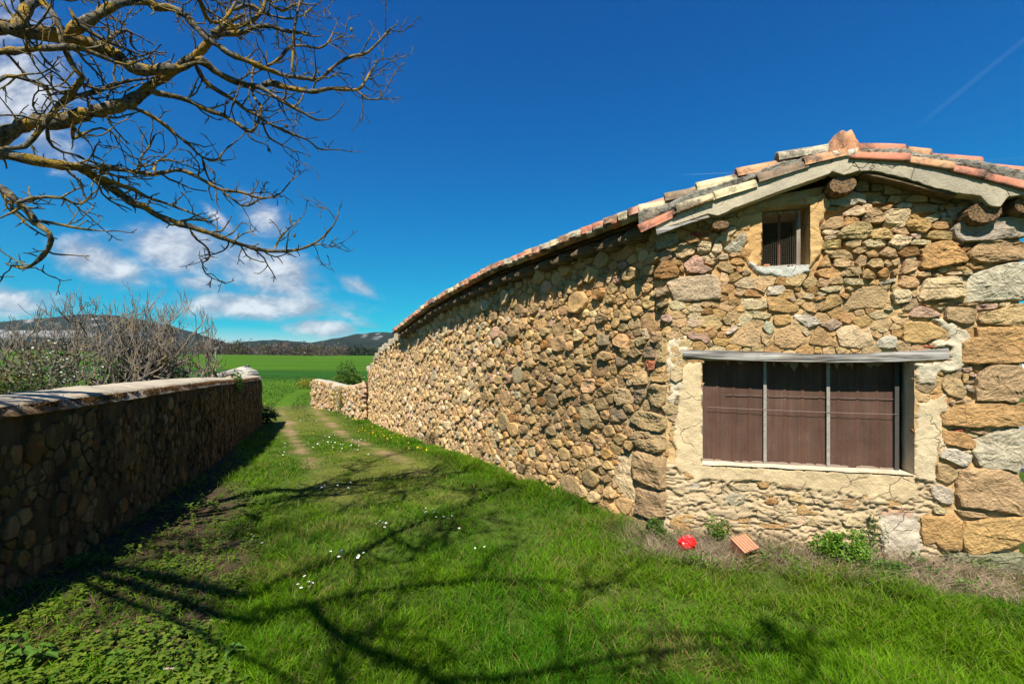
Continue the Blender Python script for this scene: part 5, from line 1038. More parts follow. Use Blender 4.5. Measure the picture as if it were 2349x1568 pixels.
# ------------------------------------------------------------------ left garden wall
def resample_line(P, step):
    P = np.array(P, float); d = np.concatenate([[0], np.cumsum(np.linalg.norm(np.diff(P, axis=0), axis=1))]); t = np.arange(0, d[-1]+1e-6, step)
    # smooth the bends a little
    t2 = np.linspace(0, d[-1], max(2, int(d[-1]/.1))); q = np.stack([np.interp(t2, d, P[:, k]) for k in range(P.shape[1])], -1)
    k = 13; pad = np.concatenate([np.repeat(q[:1], k, 0)+np.arange(-k, 0)[:, None]*(q[1]-q[0]), q, np.repeat(q[-1:], k, 0)+np.arange(1, k+1)[:, None]*(q[-1]-q[-2])])
    q = np.stack([np.convolve(pad[:, c], np.ones(2*k+1)/(2*k+1), 'valid') for c in range(P.shape[1])], -1)
    return t, np.stack([np.interp(t, t2, q[:, c]) for c in range(P.shape[1])], -1)
def rubble_wall(name, label, path, top, thick, cap_col, sizes, n_parts, seed, proud, mats, cap_h=.06, group=None, mcol=(.30, .25, .17), codes='ttdgocb', aspect=1.2, dens=6000, rust=True, capmat=None, stones=True, tmin=0, dark=.9, reach=2.0, relief=1.0, share=None):
    root = thing(name, label, "wall", (path[0][0], path[0][1], float(gz(*path[0]))), group)
    ts, P = resample_line(path, .05); dv = np.gradient(P, axis=0); dv /= np.linalg.norm(dv, axis=1, keepdims=True); N = np.stack([dv[:, 1], -dv[:, 0]], -1)
    L = ts[-1]
    def pos(t, h, off):
        t = np.asarray(t, float); tc = np.clip(t, 0, L); x = np.interp(tc, ts, P[:, 0]); y = np.interp(tc, ts, P[:, 1]); nx = np.interp(tc, ts, N[:, 0]); ny = np.interp(tc, ts, N[:, 1])
        ex = t-tc; x = x+ex*np.interp(tc, ts, dv[:, 0]); y = y+ex*np.interp(tc, ts, dv[:, 1])
        return np.stack([x+nx*off, y+ny*off, h+0*t], -1)
    zt = np.interp(ts, top[0], top[1]); g = gz(P[:, 0], P[:, 1])-.2
    n = 34; q = np.linspace(0, 1, n)
    T = np.repeat(ts[:, None], n, 1); H = g[:, None]+(zt-g)[:, None]*q[None, :]
    off = (fbm(T/.16, H/.16, seed)-.5)*.045*relief+(fbm(T/.05, H/.05, seed+1, 3)-.5)*.018*relief
    front = pos(T, H, off-.01); back = pos(T, H, -thick-off*.5)
    C = np.array(mcol)*(.6+.8*fbm(T/.3, H/.3, seed+2))[..., None]
    V = np.concatenate([front.reshape(-1, 3), back.reshape(-1, 3)]); gf = grid_faces(len(ts), n); m = len(ts)*n
    Fc = np.concatenate([gf, gf+m]).tolist()
    for e in (0, len(ts)-1):
        for j in range(n-1): Fc.append([e*n+j, e*n+j+1, m+e*n+j+1, m+e*n+j])
    core = mk("core", V, Fc, mats[1], root, np.concatenate([C.reshape(-1, 3)]*2), True)
    # rounded cap
    k = 15; V = []; C = []
    for i, t in enumerate(ts):
        for j in range(k):
            a = j/(k-1); lip = .03; o = lip-(thick+2*lip)*a
            crown = cap_h*(1-abs(2*a-1)**2.6); edge = (a in (0.0, 1.0))
            z = zt[i]-.015+crown+.018*(mnoise.noise(Vector((t*2.2, a*3, seed)))+.5*mnoise.noise(Vector((t*9, a*8, seed))))
            if edge: z = zt[i]-.075+.008*mnoise.noise(Vector((t*4, 2, seed)))
            oo = o+.012*mnoise.noise(Vector((t*6, a*2, seed+3)))*(a < .2)
            V.append(pos(t, z, oo)); f = 1.0
            ru = (max(0, 1-a/.10)*np.clip((fbm(t/.35, 0.3, seed+5)-.38)*6, 0, 1)*np.interp(t, [0, 4, 9, 12], [1, 1, .9, .15])) if rust else 0
            C.append(np.array(cap_col)*(.85+.3*fbm(t/.3, a*2, seed+6))*(1-ru)+np.array([.11, .05, .014])*ru)
    Fc = grid_faces(len(ts), k).tolist(); Fc += [list(range(k)), list(range((len(ts)-1)*k, len(ts)*k))]
    mk("coping", np.array(V), Fc, capmat or M_CAP, root, np.array(C), True)
    r = random.Random(seed)
    glo = lambda x: float(np.interp(x, ts, g))+.1
    Pk = pack(tmin, L-.02, glo, lambda x: float(np.interp(x, ts, zt))-(.13 if rust else .05), sizes, r, aspect, dens, .012, reach=reach, share=share)
    items = []
    for poly, rad in Pk:
        c = np.array(poly).mean(0); p3 = pos(c[0], c[1], 0); items.append((rad*F/max(p3[1], .8) if p3[1] > 1.5 else 0, poly, rad))
    items.sort(key=lambda a: -a[0]); A = Acc()
    for i, (sz, poly, rad) in enumerate(items):
        sm = stone_shape(poly, rad*proud*(.5+1.0*r.random())+.004, r, .03, 1, .05, 1.2, 1.0, 16 if sz > 16 else 9)
        if sm is None: continue
        W = pos(sm[0][:, 0], sm[0][:, 1], sm[0][:, 2]); col = stone_col(r.choice(codes), r)*dark*(np.array([1.12, .96, .68]) if rust else 1)
        if i < n_parts: mk("stone", W, sm[1], mats[0], core, col)
        else: A.add(W, sm[1], col)
    if A.n: o = A.build("small_stones", mats[0], core); o["kind"] = "stuff"
    return root, pos, ts
M_CAP = mat_mortar("wall_cap", .5, .45, (.22, .19, .14))
_tl = np.concatenate([[0], np.cumsum(np.linalg.norm(np.diff(WALL_L, axis=0), axis=1))])
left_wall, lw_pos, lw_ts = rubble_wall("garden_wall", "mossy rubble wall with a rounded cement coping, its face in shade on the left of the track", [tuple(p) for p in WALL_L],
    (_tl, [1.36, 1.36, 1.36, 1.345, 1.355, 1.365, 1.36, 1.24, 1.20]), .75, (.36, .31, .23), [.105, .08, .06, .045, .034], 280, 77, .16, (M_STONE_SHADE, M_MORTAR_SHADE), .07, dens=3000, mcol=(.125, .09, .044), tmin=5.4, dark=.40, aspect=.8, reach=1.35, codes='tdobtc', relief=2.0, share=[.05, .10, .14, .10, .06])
# end face stones of the left wall are part of its core; low wall beyond the barn
LOW = [(-8.9, 24.3), (-10.05, 23.2), (-9.3, 22.0), (-7.75, 20.6), (-5.6, 17.25)]
LOW = [(-10.2, 23.3), (-9.3, 22.4), (-7.9, 21.0), (-6.9, 19.3), (-5.55, 17.1)]
rubble_wall("low_stone_wall", "low sunlit rubble wall continuing from the far end of the barn", [(p[0], p[1]) for p in LOW], ([0, 1.2, 3.2, 5.2, 8], [.86, .80, .66, .72, .95]), .5, (.36, .33, .26),
    [.10, .075, .055, .04], 0, 91, .85, (M_STONE_SIDE, M_MORTAR_SIDE), .05, mcol=(.38, .27, .15), codes='tttcgop', dens=3500, rust=False)
# ------------------------------------------------------------------ plants
def unit(v): v = np.asarray(v, float); return v/(np.linalg.norm(v, axis=-1, keepdims=True)+1e-9)
def blades(P, Ht, Wd, az, lean, curl, col, name, mat, tip=None, face=None):
    """bent grass blades: P (n,3) roots"""
    n = len(P); t = np.array([0, .4, .75, 1.0]); wf = np.array([1, .85, .55, 0.05])
    d = np.stack([np.cos(az), np.sin(az), 0*az], -1)
    fa = rng.random(n)*6.283; side = np.stack([np.cos(fa), np.sin(fa), 0*az], -1)
    z = Ht[:, None]*t*(1-.25*curl[:, None]*t); x = Ht[:, None]*(lean[:, None]*t+curl[:, None]*t**2*.8)
    C = P[:, None, :]+d[:, None, :]*x[..., None]+z[..., None]*UP
    w = (Wd[:, None]*wf)[..., None]*side[:, None, :]*.5
    V = np.stack([C-w, C+w], 2).reshape(n, 8, 3)
    base = (np.arange(n)*8)[:, None]
    q = np.concatenate([base+np.array([0, 1, 3, 2]), base+np.array([2, 3, 5, 4]), base+np.array([4, 5, 7, 6])])
    sh = np.array([.55, .55, .85, .85, 1.05, 1.05, 1.15, 1.15])[None, :, None]
    CC = col[:, None, :]*np.ones((1, 8, 1))*(sh if tip is None else 1)
    if tip is not None: CC = col[:, None, :]*(1-np.repeat(t, 2)[None, :, None])+tip[:, None, :]*np.repeat(t, 2)[None, :, None]
    o = mk(name, V.reshape(-1, 3), q, mat, None, np.clip(CC, 0, 1).reshape(-1, 3), True, (0, 0, 0)); o["kind"] = "stuff"; return o
def scatter(n, y0, y1, pw, pad=.35):
    """ground points, denser near the camera"""
    a = rng.random(n); k = 1-pw
    y = (y0**k+(y1**k-y0**k)*a)**(1/k)
    half = 1.16*y+pad; x = (rng.random(n)*2-1)*half
    return x, y
def in_lane(x, y, m=0.0):
    inr = x < xr(y)+m
    # in front of the gable
    d = (x-CORNER[0])*NDIR[0]+(y-CORNER[1])*NDIR[1]; inr = np.where(y < 4.38, d > -m, inr)
    return (x > xl(np.minimum(y, 16.2))-m*.5) & inr
def wall_dist(x, y):
    """distance from the foot of the barn"""
    d = (x-CORNER[0])*NDIR[0]+(y-CORNER[1])*NDIR[1]
    dirw = unit(WALL_R[2]-WALL_R[0]); nw = np.array([-dirw[1], dirw[0]]); dw = (x-CORNER[0])*nw[0]+(y-CORNER[1])*nw[1]
    return np.where((x-CORNER[0])*EDIR[0]+(y-CORNER[1])*EDIR[1] > 0, d, np.maximum(dw, d))
def grass_color(n, x, y, dryness):
    a = np.array([.052, .170, .003]); b = np.array([.185, .335, .005]); c = np.array([.24, .20, .06])
    t = np.clip(rng.random(n)*.75+(fbm(x/.7, y/.7, 31)-.5)*1.1, 0, 1)[:, None]; col = a*(1-t)+b*t; v = fbm(x/1.4, y/1.4, 38); col = col*(.62+.75*v)[:, None]; st = np.clip((fbm(x/.9, y/.5, 39)-.56)*5, 0, 1); dryness = dryness+.45*st
    dr = (rng.random(n) < dryness)[:, None]; return np.where(dr, c*(.7+.6*rng.random(n)[:, None]), col*(.8+.4*rng.random(n)[:, None]))
def build_grass():
    N = 560000
    x, y = scatter(N, 2.0, 23, 1.75); k = in_lane(x, y); x, y = x[k], y[k]
    lb = leafband(x, y); rd = rutd(x, y); db = dryband(x, y); wd = wall_dist(x, y)
    clump = fbm(x/.22, y/.22, 32); tall = fbm(x/.9, y/.9, 33); patch = fbm(x/2.2, y/2.2, 12)
    rutk = np.clip((.36-rd)/.2, 0, 1)*np.interp(y, [2, 6.5, 8.5, 10], [.25, .4, .93, .97])
    prob = .10+1.7*np.clip(clump-.30, 0, 1); prob = prob*(1-lb*.80)*(1-db*.8)*(1-rutk)
    k = rng.random(len(x)) < prob; x, y, lb, db, wd, clump, tall, patch, rutk, rd = [q[k] for q in (x, y, lb, db, wd, clump, tall, patch, rutk, rd)]
    n = len(x)
    lane = np.clip(1-np.abs(rd-.0)/.8, 0, 1)
    turf = np.clip((patch-.42)*4, 0, 1)*np.interp(y, [3, 5], [.6, 1])
    h = (.026+.065*np.clip(tall*1.8-.45, 0, 1)+.03*clump)*(1-.5*turf)*(1-.4*rutk)
    right = np.clip((x-.2)/1.2, 0, 1)*np.clip((4.6-y), 0, 1); h = h*(1+.75*right*np.clip(tall*2-.55, 0, 1))
    h = h*(1+1.3*np.clip(1-np.abs(wd-.25)/.45, 0, 1)*(y > 4.2)); h = h*np.where(y > 12, .8, 1)*(.6+.8*rng.random(n))
    w = (.0042+.0030*rng.random(n))*np.maximum(1, y/4.2)
    dry = .05+.22*turf+.3*rutk+.2*db
    col = grass_color(n, x, y, dry); col = col*(1-.30*turf[:, None])+np.array([.15, .175, .025])*.30*turf[:, None]
    P = np.stack([x, y, gz(x, y)-.004], -1)
    blades(P, h, w, rng.random(n)*6.283, .15+.45*rng.random(n), .2+.9*rng.random(n), col, "grass", M_GRASS)
    # lush tufts
    xs, ys = scatter(900, 2.2, 12, 1.5); k = in_lane(xs, ys, -.1) & (leafband(xs, ys) < .3) & (rutd(xs, ys) > .25) & (fbm(xs/.8, ys/.8, 35) > .5); xs, ys = xs[k], ys[k]
    m = 26; X = np.repeat(xs, m)+rng.normal(0, .035, len(xs)*m); Y = np.repeat(ys, m)+rng.normal(0, .035, len(xs)*m)
    n = len(X); hh = np.repeat(.06+.09*rng.random(len(xs)), m)*(.6+.6*rng.random(n))
    blades(np.stack([X, Y, gz(X, Y)-.004], -1), hh, (.003+.002*rng.random(n))*np.maximum(1, Y/4), rng.random(n)*6.283, .2+.5*rng.random(n), .3+.8*rng.random(n), grass_color(n, X, Y, .04)*.9, "grass", M_GRASS)
    # the rest of the green round the standpoint, looser
    n = 70000; x = -3.2+13*rng.random(n); y = -3+9.5*rng.random(n); d = (x-CORNER[0])*NDIR[0]+(y-CORNER[1])*NDIR[1]; s = (x-CORNER[0])*EDIR[0]+(y-CORNER[1])*EDIR[1]
    k = ((np.abs(x) > 1.16*y+.3) | (y < 2.05)) & ((d > .55) | (s > GW+.25)) & (x > xl(y)+.1) & (x < 7.8+.2*rng.random(n)) & (leafband(x, np.maximum(y, 0)) < .6); x, y = x[k], y[k]; n = len(x)
    blades(np.stack([x, y, gz(x, y)-.004], -1), (.03+.07*fbm(x/.9, y/.9, 33))*(.6+.8*rng.random(n)), .006+.005*rng.random(n), rng.random(n)*6.283, .15+.45*rng.random(n), .2+.9*rng.random(n), grass_color(n, x, y, .08), "grass", M_GRASS)
    # long grass at the foot of the side wall and of the left wall end
    n = 26000; t = rng.random(n)*15; b = wxy(t); nn = wnorm(np.clip(t, .7, 13.5)); o = .03+rng.gamma(1.6, .13, n)
    X, Y = b[:, 0]+nn[:, 0]*o, b[:, 1]+nn[:, 1]*o
    k = (fbm(t/.5, o/.4, 36) > .38); X, Y, t = X[k], Y[k], t[k]; n = len(X)
    hh = (.05+.10*rng.random(n))*(.4+1.2*fbm(t/.8, t*0, 37))
    blades(np.stack([X, Y, gz(X, Y)-.004], -1), hh, (.003+.003*rng.random(n))*np.maximum(1, Y/4), rng.random(n)*6.283, .2+.5*rng.random(n), .3+.8*rng.random(n), grass_color(n, X, Y, .12)*.95, "grass", M_GRASS)
    # beyond the lane mouth: field edge and far grass
    n = 60000; X, Y = scatter(n, 17, 60, 1.2); edge = np.interp(X, [-60, -12, -9.5, -7, 3, 30], [16.5, 22, 24.5, 29, 46, 60])
    k = (X < xr(Y)-.1) & (rutd(X, Y) > .45) & (X > -40); X, Y, edge = X[k], Y[k], edge[k]; n = len(X)
    crop = Y > edge+.5; c = np.where(crop[:, None], np.array([.022, .085, .008]), np.array([.09, .125, .022]))*(.7+.6*rng.random(n))[:, None]
    vg = np.abs(Y-edge) < 1.6; c = np.where((vg & (rng.random(n) < .5))[:, None], np.array([.10, .11, .04])*(.6+.8*rng.random(n))[:, None], c)
    blades(np.stack([X, Y, gz(X, Y)-.01], -1), np.where(vg, .22, np.where(crop, .16, .07))*(.5+.9*rng.random(n)), .012*Y/17*(.7+.6*rng.random(n)), rng.random(n)*6.283, .2+.4*rng.random(n), .3+.6*rng.random(n), c, "grass", M_GRASS)
build_grass()
LEAF2D = np.array([(0, 0), (.30, .28), (.36, .55), (.22, .82), (0, 1.0), (-.22, .82), (-.36, .55), (-.30, .28)])
def leaves(P, dirs, nrm, size, col, name, mat, parent=None, wide=1.0, fold=.18, kind="stuff", droop=.25):
    """broad folded leaves: P (n,3) leaf base, dirs pointing along the leaf, nrm roughly its upper side"""
    n = len(P); d = unit(dirs); s = unit(np.cross(d, nrm)); u = np.cross(s, d)
    L = LEAF2D*np.array([wide, 1]); k = len(L)
    V = P[:, None, :]+size[:, None, None]*(d[:, None, :]*L[None, :, 1:2]+s[:, None, :]*L[None, :, 0:1]+u[:, None, :]*(np.abs(L[None, :, 0:1])*fold*2-droop*L[None, :, 1:2]**2))
    b = (np.arange(n)*k)[:, None]
    q = np.concatenate([b+np.array(f) for f in ([0, 1, 2, 3], [0, 3, 4, 5], [0, 5, 6, 7])])
    C = np.repeat(col[:, None, :], k, 1)
    o = mk(name, V.reshape(-1, 3), q, mat, parent, np.clip(C, 0, 1).reshape(-1, 3), True, (0, 0, 0) if parent is None else None)
    if kind: o["kind"] = kind
    return o
def rand_dirs(n, up=.4):
    a = rng.random(n)*6.283; z = up+(rng.random(n)-.5)*.9; return unit(np.stack([np.cos(a), np.sin(a), z], -1))
def build_weeds():
    # broad leaved weeds on the shaded strip by the left wall: little stems of paired leaves
    n = 13000; x, y = scatter(n, 1.9, 11, 1.6); k = (leafband(x, y) > .25) & (x > xl(y)+.04); x, y = x[k], y[k]
    c = fbm(x/.38, y/.38, 51); k = (c > .475) | (rng.random(len(x)) < .22); x, y, c = x[k], y[k], c[k]
    PP, DD, NN, SS, CC = [], [], [], [], []
    for i in range(len(x)):
        hgt = .03+.11*np.clip(c[i]-.42, 0, .4)*2.2*rng.random()+.02*rng.random(); z0 = float(gz(x[i], y[i])); az = rng.random()*6.28
        for lev in range(2 if hgt < .06 else 3):
            for s2 in (0, math.pi):
                a = az+lev*1.57+s2+rng.normal()*.25; el = .15+.3*rng.random()
                PP.append((x[i], y[i], z0+hgt*(.45+.55*lev/2))); DD.append((math.cos(a), math.sin(a), el)); NN.append((0, 0, 1)); SS.append((.015+.024*rng.random())*(1.0 if y[i] < 5 else 1.25))
                q = rng.random(); CC.append(np.array([.060, .130, .010])*(1-q)+np.array([.155, .205, .016])*q)
    leaves(np.array(PP), np.array(DD), np.array(NN), np.array(SS), np.array(CC), "weed_leaves", M_LEAF, None, 1.05, .1)
    # dead stalks, twigs and leaf litter on the bare earth
    n = 2600; x, y = scatter(n, 1.9, 9, 1.6); k = (leafband(x, y) > .5) & (x > xl(y)+.04); x, y = x[k], y[k]; n = len(x)
    blades(np.stack([x, y, gz(x, y)+.004], -1), .02+.05*rng.random(n), .003+.003*rng.random(n), rng.random(n)*6.283, 1.5+2*rng.random(n), .1+.2*rng.random(n), np.array([.17, .11, .06])*(.4+.9*rng.random(n))[:, None], "leaf_litter", M_DRY, tip=np.array([[.2, .14, .08]]).repeat(n, 0))
    n = 1500; x, y = scatter(n, 1.9, 9, 1.6); k = (leafband(x, y) > .4) & (x > xl(y)+.04); x, y = x[k], y[k]; n = len(x)
    leaves(np.stack([x, y, gz(x, y)+.006], -1), rand_dirs(n, .15), rand_dirs(n, 1.6), .025+.03*rng.random(n), np.array([.13, .075, .04])*(.5+.9*rng.random(n))[:, None], "leaf_litter", M_DRY, None, .8, .25)
    # dry weeds along the gable foot
    n = 15000; s = -.4+3.2*rng.random(n); o = .02+.62*rng.random(n)**1.3; P = gpos(s, 0*s, o); x, y = P[:, 0], P[:, 1]
    k = fbm(s/.25, o/.2, 53) > .36; x, y, s, o = x[k], y[k], s[k], o[k]; n = len(x)
    hh = (.045+.20*rng.random(n)**2)*(.45+1.1*fbm(s/.3, o*0, 54))*(1.15-.9*o)*np.interp(s, [1.9, 2.3], [1, .45])
    c = np.array([.34, .265, .17])*(.4+.85*rng.random(n))[:, None]
    blades(np.stack([x, y, gz(x, y)-.004], -1), hh, .0022+.0016*rng.random(n), rng.random(n)*6.283, .3+1.3*rng.random(n), .2+1.1*rng.random(n), c, "dry_weeds", M_DRY, tip=c*1.1)
    n = 260; s = -.3+3*rng.random(n); o = .03+.3*rng.random(n); P = gpos(s, 0*s, o); x, y = P[:, 0], P[:, 1]
    blades(np.stack([x, y, gz(x, y)-.004], -1), .15+.16*rng.random(n), .0026+0*x, rng.random(n)*6.283, .2+.5*rng.random(n), .1+.6*rng.random(n), np.array([.15, .10, .065])*(.6+.7*rng.random(n))[:, None], "dry_weeds", M_DRY, tip=np.array([[.16, .11, .07]]).repeat(n, 0))
    # green shoots among them
    n = 7000; s = -.5+3.4*rng.random(n); o = .03+.7*rng.random(n); P = gpos(s, 0*s, o); x, y = P[:, 0], P[:, 1]
    k = fbm(s/.16, o/.16, 55) > .62; x, y = x[k], y[k]; n = len(x)
    leaves(np.stack([x, y, gz(x, y)+.02+.09*rng.random(n)], -1), rand_dirs(n, .3), rand_dirs(n, 1.2), .014+.014*rng.random(n), np.array([.085, .165, .018])*(.6+.7*rng.random(n))[:, None], "weed_leaves", M_LEAF, None, 1.0, .15)
build_weeds()
def build_fringe():
    n = 9000; t = 5+14*rng.random(n); k = (fbm(t/.3, t*0, 71) > .40)|(rng.random(n) < .2); t = t[k]; n = len(t)
    zt = np.interp(t, _tl, [1.36, 1.36, 1.36, 1.345, 1.355, 1.365, 1.36, 1.24, 1.20]); o = .035-.05*rng.random(n)**2; P = lw_pos(t, zt-.055+.05*rng.random(n), o)
    c = np.where((rng.random(n) < .6)[:, None], np.array([.17, .075, .018]), np.array([.09, .07, .03]))*(.4+.9*rng.random(n))[:, None]
    ob = blades(P, .016+.03*rng.random(n), .004+.003*rng.random(n), rng.random(n)*6.283, .6+1.2*rng.random(n), .3+.8*rng.random(n), c, "moss_fringe", M_DRY)
    ob.parent = left_wall; ob.location = -Vector(WPOS[left_wall.name])
build_fringe()
def bush(name, label, cat, c, rad, n, size, col, col2, mat=None, stems=7, seed=1, group=None, wide=.8, shape=1.0, barkcol=None, flower=None, gap=.45, stem_r=.012):
    r = np.random.default_rng(seed); c = np.array(c, float); rad = np.array(rad, float)
    root = thing(name, label, cat, tuple(c), group)
    q = unit(r.normal(size=(n*3, 3))); rr = r.random(n*3)**.45; p = q*rr[:, None]; p[:, 2] = p[:, 2]*.5+.5
    f = fbm(p[:, 0]*3.1+seed+p[:, 2]*2, p[:, 1]*3.1+p[:, 2]*3, seed, 3); p = p[f > gap][:n]; m = len(p)
    lump = 1+.35*(fbm(p[:, 0]*2+7, p[:, 2]*2+p[:, 1], seed+1, 2)-.5)*2*shape
    P = c+np.stack([p[:, 0]*rad[0]*lump, p[:, 1]*rad[1]*lump, p[:, 2]*rad[2]*lump], -1)
    t = r.random(m)[:, None]; C = np.array(col)*(1-t)+np.array(col2)*t
    d = unit(p-np.array([0, 0, .35])+r.normal(size=(m, 3))*.6); nr = unit(r.normal(size=(m, 3))*.7+np.array([0, -.2, 1]))
    o = leaves(P, d, nr, size*(.6+.8*r.random(m)), C, "foliage", mat or M_LEAF, root, wide, .12); 
    L = []
    for i in range(stems):
        e = P[r.integers(m)]; k = np.linspace(0, 1, 6)[:, None]; mid = c+r.normal(size=3)*rad*.06
        L.append((mid*(1-k)+e*k+np.sin(k*3.1)*r.normal(size=3)*rad*.08, np.linspace(stem_r, stem_r*.3, 6)))
    V, Fc = tubes(L, 5); mk("stem", V, Fc, M_BARK_FIG, root)
    if flower is not None:
        fn, fs, fc = flower; idx = r.choice(m, fn); 
        o2 = leaves(P[idx]+d[idx]*.03, rand_dirs(fn, .3), rand_dirs(fn, 1.0), fs*(.7+.6*r.random(fn)), np.array(fc)*np.ones((fn, 1)), "blossom", M_LEAF, root, 1.2, .2)
    return root
# ------------------------------------------------------------------ bare trees
def W3(px, py, y): return np.array([(px-CX)/F*y, y, EYE+(HZ-py)/F*y])
def smooth_line(P, step):
    P = np.asarray(P, float)
    d = np.concatenate([[0], np.cumsum(np.linalg.norm(np.diff(P, axis=0), axis=1))]); n = max(4, int(d[-1]/step)); t = np.linspace(0, d[-1], n)
    # Catmull-Rom through the points
    out = []
    for x in t:
        i = min(max(int(np.searchsorted(d, x))-1, 0), len(P)-2); u = (x-d[i])/(d[i+1]-d[i]+1e-9)
        p0 = P[max(i-1, 0)]; p1 = P[i]; p2 = P[i+1]; p3 = P[min(i+2, len(P)-1)]
        out.append(.5*((2*p1)+(-p0+p2)*u+(2*p0-5*p1+4*p2-p3)*u*u+(-p0+3*p1-3*p2+p3)*u**3))
    return np.array(out)
def taper_ends(l):
    P, r = l; r = np.array(r); r[0] *= .25; r[-1] *= .5; return P, r
def twig(lines, p, d, L, r0, lev, R, up=.25, kink=.55):
    n = max(3, int(L/.035)); pts = [np.array(p)]; d = unit(d); st = L/n
    for i in range(n):
        d = unit(d+R.normal(size=3)*kink*.42+np.array([0, 0, up*.13])); pts.append(pts[-1]+d*st)
    pts = np.array(pts); rad = np.linspace(r0, max(r0*.4, .0027), n+1)+r0*.12*R.random(n+1)
    lines.append((pts, rad))
    if lev > 0:
        m = int(L/.085*(.6+.6*R.random()))
        for j in range(m):
            t = .18+.82*R.random(); i = min(int(t*n), n-1); q = pts[i]+(pts[i+1]-pts[i])*((t*n) % 1); ax = unit(pts[i+1]-pts[i])
            o = unit(np.cross(ax, R.normal(size=3))); dd = ax*.55+o*.85
            twig(lines, q, dd, min(L, .4)*(.14+.36*R.random()**1.5)*(1.1-.4*t), max(r0*.6, .0032), lev-1, R, up, kink)
    elif R.random() < .5:
        q = pts[-1]; lines.append((np.array([q, q+d*.012]), np.array([.0035, .0026])))   # bud
